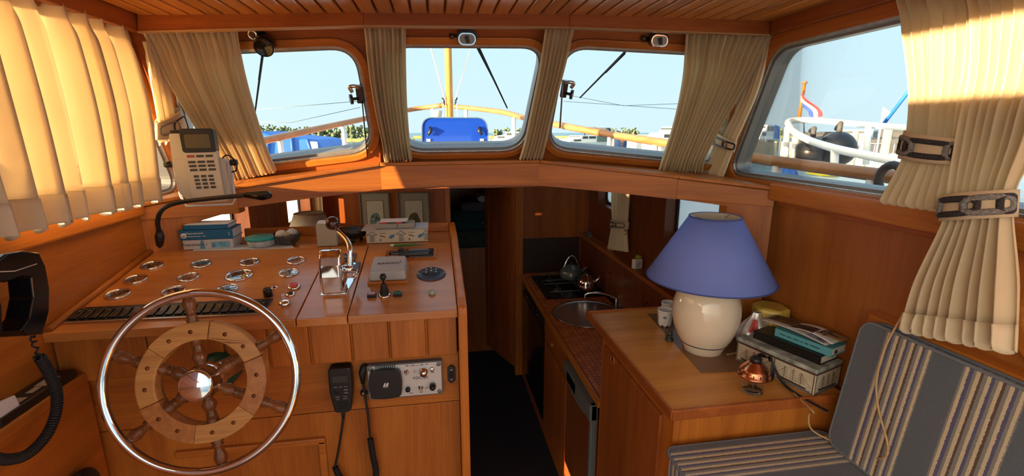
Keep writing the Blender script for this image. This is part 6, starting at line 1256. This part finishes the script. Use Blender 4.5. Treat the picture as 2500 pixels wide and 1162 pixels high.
# ================================================================== WATER, SHORE
ZW = -2.7
m_, tt, bb = nodes('water'); bb.inputs['Base Color'].default_value = (.03, .16, .24, 1); bb.inputs['Roughness'].default_value = .18; bb.inputs['IOR'].default_value = 1.33
tcn = tt.nodes.new('ShaderNodeTexCoord'); nz = tt.nodes.new('ShaderNodeTexNoise'); nz.inputs['Scale'].default_value = .9; nz.inputs['Detail'].default_value = 4; tt.links.new(tcn.outputs['Object'], nz.inputs['Vector']); bp = tt.nodes.new('ShaderNodeBump'); bp.inputs['Strength'].default_value = .6; bp.inputs['Distance'].default_value = .25; tt.links.new(nz.outputs[0], bp.inputs['Height']); tt.links.new(bp.outputs[0], bb.inputs['Normal'])
o = MB().add([(-600, -300, ZW), (600, -300, ZW), (600, 900, ZW), (-600, 900, ZW)], [(0, 1, 2, 3)]).build('water', m_); tag(o, 'calm blue harbour water', 'structure', None, 'structure')
leafM = plain('far_foliage', (.14, .19, .11), .9, noise=.5, nscale=.6); reedM = plain('reed_bank', (.36, .36, .13), .9, noise=.3, nscale=.4)  # foliage colour has distance haze mixed into it
def bank(x0, x1, d, h, lab, mat):
    pts = [ray(lerp(x0, x1, i/30), 350) for i in range(31)]; mb = MB(); rnd = random.Random(int(x0))
    base = [V((p.x/p.y*d, d, 0)) for p in pts]; hs = [h*rnd.uniform(.8, 1.1) for _ in base]
    for i in range(30): a, b = base[i], base[i+1]; o = V((0, 6, 0)); mb.hexa([a+UP*(ZW-.2), b+UP*(ZW-.2), b+o+UP*(ZW-.2), a+o+UP*(ZW-.2)], [a+UP*(ZW+hs[i]), b+UP*(ZW+hs[i+1]), b+o+UP*(ZW+hs[i+1]), a+o+UP*(ZW+hs[i])])
    o = mb.build('reed_bank', mat); tag(o, lab, 'structure', None, 'structure')
bank(520, 1010, 135, .9, 'pale reed bank on the far shore', reedM); bank(1010, 2400, 190, 1.0, 'low far bank behind the marina', reedM)
def tree(x, d, h, w, seed, lab, grp):
    p = ray(x, 345); base = V((p.x/p.y*d, d+3, ZW)); t = thing('shore_tree', lab, 'tree', base, grp); rnd = random.Random(seed); mb = MB()
    for k in range(22):
        c = base+V((rnd.uniform(-w, w)*.48, rnd.uniform(-1, 1), h*rnd.uniform(.12, .88))); r = w*rnd.uniform(.12, .27)*(1.25-abs(c.z-base.z-h*.45)/h)
        mb.grid(lambda u, v: c+V((r*math.sin(PI*v)*math.cos(2*PI*u), r*math.sin(PI*v)*math.sin(2*PI*u), -r*.85*math.cos(PI*v)))*(1+.18*math.sin(9*u*6.28+k)*math.sin(7*v*3.1+k)), 12, 7, cu=True)
    mb.build('crown', leafM, t); MB().cyl(base, base+UP*h*.5, .25, .15, 6).build('trunk', plain('bark', (.10, .07, .05), .9) if 'bark' not in bpy.data.materials else bpy.data.materials['bark'], t)
rnd = random.Random(11); xx = 560; k = 0
while xx < 960:
    w = rnd.uniform(2.0, 2.7); tree(xx, 140, rnd.uniform(3.6, 5.0), w, k, 'round green tree in the wood on the far shore beyond the reeds', 'trees on the far shore'); xx += rnd.uniform(16, 22); k += 1
for xx in (1212, 1222, 1240, 1262, 1275, 1500, 1515, 1528, 1542, 1556, 1900, 1915): tree(xx, 200, rnd.uniform(3.8, 5.2), 2.3, k, 'small hazy tree on the bank behind the moored boats', 'trees behind the marina'); k += 1
# ================================================================== MOORED BOATS
whiteB = plain('gelcoat', (.78, .77, .72), .3); darkG = plain('boat_window', (.05, .06, .07), .12); tarpB = plain('tarp_blue', (.02, .17, .62), .55, noise=.2, nscale=3); tarpG = plain('tarp_green_grey', (.13, .17, .14), .7, noise=.2, nscale=3); tarpK = plain('tarp_charcoal', (.07, .07, .075), .7, noise=.2, nscale=3)
def at(x, y, d): p = ray(x, y); return p*(d/p.y)
def gpt(x, d): p = ray(x, 360); return V((p.x/p.y*d, d, ZW))
def hull(mb, c, L, B, H, hd, mi=0):                       # pointed hull, heading hd
    ex = V((math.cos(hd), math.sin(hd), 0)); ey = V((-ex.y, ex.x, 0)); st_ = [(-.5, .80), (-.3, .98), (0, 1.), (.25, .86), (.42, .45), (.5, .03)]; rows = []
    for f, w in st_:
        for (yy, zz) in ((-1, H*(1+.25*max(0, f))), (-.82, .0), (.82, 0.), (1, H*(1+.25*max(0, f)))): rows.append(c+ex*(f*L)+ey*(yy*B/2*w)+UP*(zz-.05))
    fs = []
    for i in range(5):
        for j in range(3): fs.append((i*4+j, i*4+j+1, i*4+j+5, i*4+j+4))
        fs.append((i*4+3, i*4, i*4+4, i*4+7))
    fs.append((0, 3, 2, 1)); mb.add(rows, fs, mi); return ex, ey
def cruiser(x, d, L, B, H, hd, lab, cabin=whiteB, roofh=1.2, tarp=None, arch=False, hullm=None, name='motor_boat', ytop=None):
    c = gpt(x, d)
    if ytop: roofh = at(x, ytop, d).z-(ZW+.9*H)
    t = thing(name, lab, "boat", c); mb = MB(); ex, ey = hull(mb, c, L, B, H, hd); mb.build('hull', hullm or whiteB, t)
    M = frame(c+UP*H, ex, UP)
    pr_ = [(-.30*L, 0), (.22*L, 0), (.14*L, roofh*.55), (.02*L, roofh*.62), (-.02*L, roofh), (-.28*L, roofh)]
    Mp = Matrix(((ex.x, 0, ey.x, 0), (ex.y, 0, ey.y, 0), (0, 1, 0, 0), (0, 0, 0, 1))); Mp = Matrix.Translation(c+UP*(H*.9)) @ Mp
    MB().prism(pr_, -B*.36, B*.36, Mp).build('cabin', cabin, t, bev=.05)
    for s in (-1, 1):
        for (a, b, z0, z1) in ((-.26*L, -.14*L, .58, .9), (-.12*L, -.03*L, .58, .9), (.0, .12*L, .25, .48)): MB().box(((a+b)/2, (z0+z1)/2*roofh, s*B*.362), (b-a, (z1-z0)*roofh, .02), M=Mp).build('window', darkG, t)
    MB().box((-.01*L, roofh*.76, 0), (.02, roofh*.3, B*.62), M=Mp @ Matrix.Translation((.012*L, 0, 0))).build('windscreen', darkG, t); MB().box((-.285*L, roofh*.70, 0), (.02, roofh*.40, B*.6), M=Mp).build('aft_window', darkG, t)
    if tarp: MB().prism([(-.48*L, 0), (-.28*L, 0), (-.28*L, roofh*1.02), (-.44*L, roofh*.9)], -B*.40, B*.40, Mp).build('canopy', tarp, t, bev=.08)
    if arch: MB().tube([Mp @ V((-.30*L, roofh, -B*.36)), Mp @ V((-.26*L, roofh+1.0, -B*.33)), Mp @ V((-.26*L, roofh+1.0, B*.33)), Mp @ V((-.30*L, roofh, B*.36))], .08, 8).build('radar_arch', tarpK, t)
    for f in (.24, .34, .42):
        for s in (-1, 1):
            w = (.86 if f < .3 else .6 if f < .4 else .42)*B/2*.95; MB().cyl(c+ex*(f*L)+ey*(s*w)+UP*H, c+ex*(f*L)+ey*(s*w)+UP*(H+.6), .02, n=6).build('rail_post', whitePaint, t)
    for s in (-1, 1): MB().tube([c+ex*(f*L)+ey*(s*w*B/2*.95)+UP*(H+.6) for f, w in ((.24, .86), (.34, .6), (.42, .42), (.49, .06))], .018, 6).build('guard_rail', whitePaint, t)
    return t
# blue tarpaulin boat close on the left
c = at(690, 372, 6.2); t = thing('covered_boat', 'boat under a bright blue tarpaulin with clear window alongside', 'boat', V((c.x, c.y, ZW)))
y_ = 6.2; poly = [at(*p, y_) for p in ((560, 322), (640, 320), (672, 331), (730, 336), (770, 341), (784, 352), (786, 420), (560, 470))]
M = frame((0, y_, 0), (1, 0, 0), (0, -1, 0)); Mi = M.inverted(); MB().prism([tuple((Mi @ p)[:2]) for p in poly], -1.6, 0, M).build('tarpaulin', tarpB, t, bev=.06, seg=3)
q = [at(*p, y_-.012) for p in ((757, 345), (775, 346), (779, 378), (766, 380))]; MB().hexa(q, [p+V((0, -.01, 0)) for p in q]).build('clear_window', plain('vinyl_window', (.55, .66, .68), .2), t)
for (x0, y0, x1, y1) in ((655, 344, 652, 398), (712, 334, 716, 385), (750, 340, 764, 380)): MB().tube([at(x0, y0, y_-.01), at(x1, y1, y_-.01)], .02, 6).build('tarp_seam', plain('tarp_seam_blue', (.015, .11, .45), .6), t)
mb = MB(); hull(mb, V((c.x-.7, y_+.9, ZW)), 7, 2.4, 1.6, .1); mb.build('hull', whiteB, t)
cruiser(1238, 85, 11, 4.0, 1.3, 2.7, 'white cabin cruiser with dark windows moored beyond the hatch', ytop=322); cruiser(1402, 60, 10, 3.4, 1.4, 3.6, 'white cruiser with grey green cockpit canopy and dark arch', ytop=331, tarp=tarpG, arch=True)
cruiser(1462, 75, 9, 3.2, 1.5, 4.2, 'boat with charcoal canopy lying behind the post', ytop=312, tarp=tarpK, cabin=tarpK)
cruiser(1625, 55, 11, 3.8, 1.7, 3.3, 'large white motor yacht behind the wooden sloop', ytop=309)
# wooden sloop
c = gpt(1516, 66); t = thing('wooden_sloop', 'varnished wooden sloop with blue lower hull', 'boat', c); mb = MB(); ex, ey = hull(mb, c, 8, 2.8, 1.5, -1.9); mb.build('hull', plain('sloop_blue', (.03, .09, .28), .3), t); mb = MB(); hull(mb, c+UP*1.3, 8.06, 2.9, .7, -1.9); mb.build('sheer_planks', plain('sloop_varnish', (.50, .20, .04), .3), t); MB().tube([c+ex*(4.0)+UP*(-.1), c+ex*4.1+UP*2.5], .05, 6).build('stem', bpy.data.materials['sloop_varnish'], t)
def post(x, d, top, lab, r=.11): p = gpt(x, d); t = thing('mooring_post', lab, 'post', p, 'mooring posts'); MB().cyl(p-UP*.2, V((p.x, p.y, at(x, top, d).z)), r, r*.95, 10).build('pile', plain('weathered_pile', (.48, .42, .30), .9, noise=.3, nscale=4) if 'weathered_pile' not in bpy.data.materials else bpy.data.materials['weathered_pile'], t)
post(1197, 55, 338, 'weathered mooring post beside the blue hatch'); post(1486, 50, 335, 'pale mooring post before the wooden sloop', .22); post(1496, 52, 337, 'pale mooring post close behind its twin', .2); post(1545, 62, 344, 'short mooring post between sloop and yacht', .2)
# boats and gear seen through the right window
cruiser(1845, 75, 12, 4, 1.5, 3.7, 'white cruiser under bright blue canopy beyond the flag', ytop=305, tarp=tarpB); cruiser(1838, 42, 11, 3.6, 1.7, 3.9, 'grey brown steel boat with rounded bow', hullm=plain('steel_brown', (.30, .26, .19), .4), cabin=tarpK, ytop=342)
cruiser(1980, 52, 11, 3.6, 1.4, 3.4, 'white boat with charcoal canopy behind the black fenders', ytop=322, tarp=tarpK, cabin=tarpK); cruiser(2085, 38, 10, 3.4, 1.4, 3.6, 'white sports cruiser with dark window behind the railing', ytop=316); cruiser(2190, 26, 10, 3.4, 1.4, 3.3, 'white boat with charcoal hood next to the blue stay', ytop=308, cabin=tarpK, tarp=tarpK)
for (x, d, tp_, r) in ((1893, 40, 345, .13), (1935, 38, 340, .13), (2084, 22, 320, .16), (2110, 20, 328, .16), (2162, 20, 316, .2)): post(x, d, tp_, 'weathered mooring post among the boats beyond the railing', r)
# neighbour's white pulpit rail, fenders, flag
nb = thing('neighbour_boat', 'white neighbouring boat with rounded pulpit rail alongside', 'boat', V((4.2, 3.2, ZW)))
def nx(x, y, k): return aX(x, y, k)
MB().tube(spline([nx(1923, 300, 3.0), nx(1936, 320, 2.9), nx(1975, 342, 2.75), nx(2040, 363, 2.6), nx(2120, 380, 2.5), nx(2230, 400, 2.45), nx(2330, 418, 2.4)], 6), .026, 10).build('pulpit_rail', whitePaint, nb)
MB().tube(spline([nx(1923, 300, 3.0), nx(1935, 294, 3.1), nx(1990, 294, 3.3), nx(2060, 300, 3.5), nx(2130, 306, 3.6), nx(2230, 313, 3.7), nx(2350, 322, 3.8)], 6), .026, 10).build('far_rail', whitePaint, nb)
for (x0, y0, x1, y1, k) in ((1922, 310, 1917, 380, 3.0), (1944, 330, 1937, 385, 2.88), (2038, 366, 2036, 400, 2.6), (2120, 308, 2114, 372, 3.55)): MB().cyl(nx(x0, y0, k), nx(x1, y1+30, k), .024, n=8).build('rail_post', whitePaint, nb)
cn = [nx(2060, 420, 2.75), nx(2400, 470, 2.55)]; a0 = V((2.35, 1.0, 0)); 
MB().prism([(2.72, 3.3), (2.95, 4.0), (3.9, 4.1), (4.9, 2.6), (4.9, -1.5), (2.5, -1.5), (2.45, 1.5)], ZW-.1, -.42).build('hull', plain('neighbour_cream', (.72, .70, .60), .35), nb, bev=.08, seg=3)
MB().prism([(2.85, 1.9), (3.05, 2.35), (3.6, 2.2), (4.3, 1.2), (4.3, -1.2), (2.75, -1.2), (2.7, 1.2)], -.42, -.22).build('deck_house', plain('pale_blue_deck', (.55, .68, .80), .4), nb, bev=.10, seg=4)
for (x, y, r, k, sc, lab) in ((1980, 369, .115, 2.95, (1.25, 1, 1.0), 'big round black fender hung lower on the pulpit'), (2043, 364, .135, 3.1, (1, 1, 1), 'bigger round black fender beside the other one')):
    p = nx(x, y, k); t = thing('fender', lab, 'fender', p-UP*r); MB().ball(p, r, 28, 18).build('fender_ball', plain('fender_black', (.012, .014, .020), .3) if 'fender_black' not in bpy.data.materials else bpy.data.materials['fender_black'], t); q = nx(x, y-50, k+.2); MB().tube([p+UP*r*.95, p+UP*(r+.06), q], .02, 8).build('fender_line', tarpK, t)
p0, p1 = nx(1950, 290, 3.3), nx(1964, 205, 3.3); t = thing('ensign', 'red white and blue flag on a varnished staff', 'flag', p0); MB().cyl(p0, p1, .016, .014, 10).build('flag_staff', wZ, t); MB().ball(p1+UP*.012, .024, 12, 8, (1, 1, .55)).build('staff_knob', teak, t)
def fl(u, v):
    A, B_, C_, D_ = nx(1964, 216, 3.3), nx(1961, 262, 3.3), nx(1988, 291, 3.32), nx(2002, 284, 3.32); a = A.lerp(B_, v); d = D_.lerp(C_, v); return a.lerp(d, u)+V((-.03*math.sin(6*u+3*v), .02*math.sin(5*u), 0))
cl = [plain('flag_red', (.55, .03, .04), .8), plain('flag_white', (.75, .75, .75), .8), plain('flag_blue', (.03, .08, .40), .8)]
for r_ in range(2):
    for c_ in range(2): pass
for i, (v0, v1) in enumerate(((0, .34), (.34, .67), (.67, 1.))): MB().grid(lambda u, v: fl(u, lerp(v0, v1, v)), 14, 4).build('flag_stripe', cl[i], t, solid=.002)
p0, p1 = nx(2146, 390, 6), nx(2158, 262, 6); t = thing('pennant', 'small white pennant on a thin staff', 'flag', V((p1.x, p1.y, ZW))); MB().cyl(V((p1.x, p1.y, ZW)), p1, .012, n=8).build('pennant_staff', whitePaint, t); q = [nx(2158, 264, 6), nx(2158, 288, 6), nx(2178, 276, 6.0)]; MB().add([q[0], q[1], q[2], q[0]+V((.01, 0, 0)), q[1]+V((.01, 0, 0)), q[2]+V((.01, 0, 0))], [(0, 1, 2), (5, 4, 3), (0, 3, 4, 1), (1, 4, 5, 2), (2, 5, 3, 0)]).build('pennant_cloth', cl[1], t)
t = thing('blue_stay', 'bright blue mooring stay rising behind the tied curtain', 'rope', nx(2150, 312, 4.5)); MB().tube([nx(2150, 312, 4.5), nx(2290, 130, 4.5)], .016, 8).build('stay_rope', tarpB, t)
p = aZ(1985, 428, -.415); t = thing('hose_coil', 'coiled yellow hose lying on the side deck', 'hose', p); hy = plain('hose_yellow', (.75, .62, .02), .4)
for k in range(4): MB().tube([p+V((.10+.10*math.cos(a)*(1-.08*k), .16*math.sin(a)*(1-.06*k), .012+.02*k)) for a in [i*PI/12 for i in range(24)]], .011, 8, True).build('hose_loop', hy, t)
p = aZ(1915, 432, -.36); t = thing('blue_cover', 'crumpled bright blue cover on the side deck', 'cover', p); MB().grid(lambda u, v: p+V(((.08*math.sin(PI*v))*math.cos(2*PI*u)*(1+.2*math.sin(5*6.28*u)), .10*math.sin(PI*v)*math.sin(2*PI*u), .10-.16*v+.02*math.sin(8*u*6.28))), 24, 8, cu=True).build('cover_cloth', tarpB, t)
p = nx(1962, 332, 3.4); t = nb; MB().lathe([(.045, -.05), (.035, -.035), (.028, 0), (.018, .025), (1e-6, .03)], Matrix.Translation(p), 20).build('bell', plain('bell_brass', (.55, .38, .12), .3, 1.), t); MB().tube([p+UP*.03, nx(1962, 296, 3.28)], .006, 6).build('bell_hook', tarpK, t)
p = aX(2175, 440, 1.50); t = thing('deck_fitting', 'grey rubber rimmed deck fitting by the rail end', 'fitting', p); MB().tube([p+V((0, .045*math.cos(a), .05*math.sin(a))) for a in [i*PI/10 for i in range(20)]], .014, 8, True).build('fitting_rim', tarpK, t)
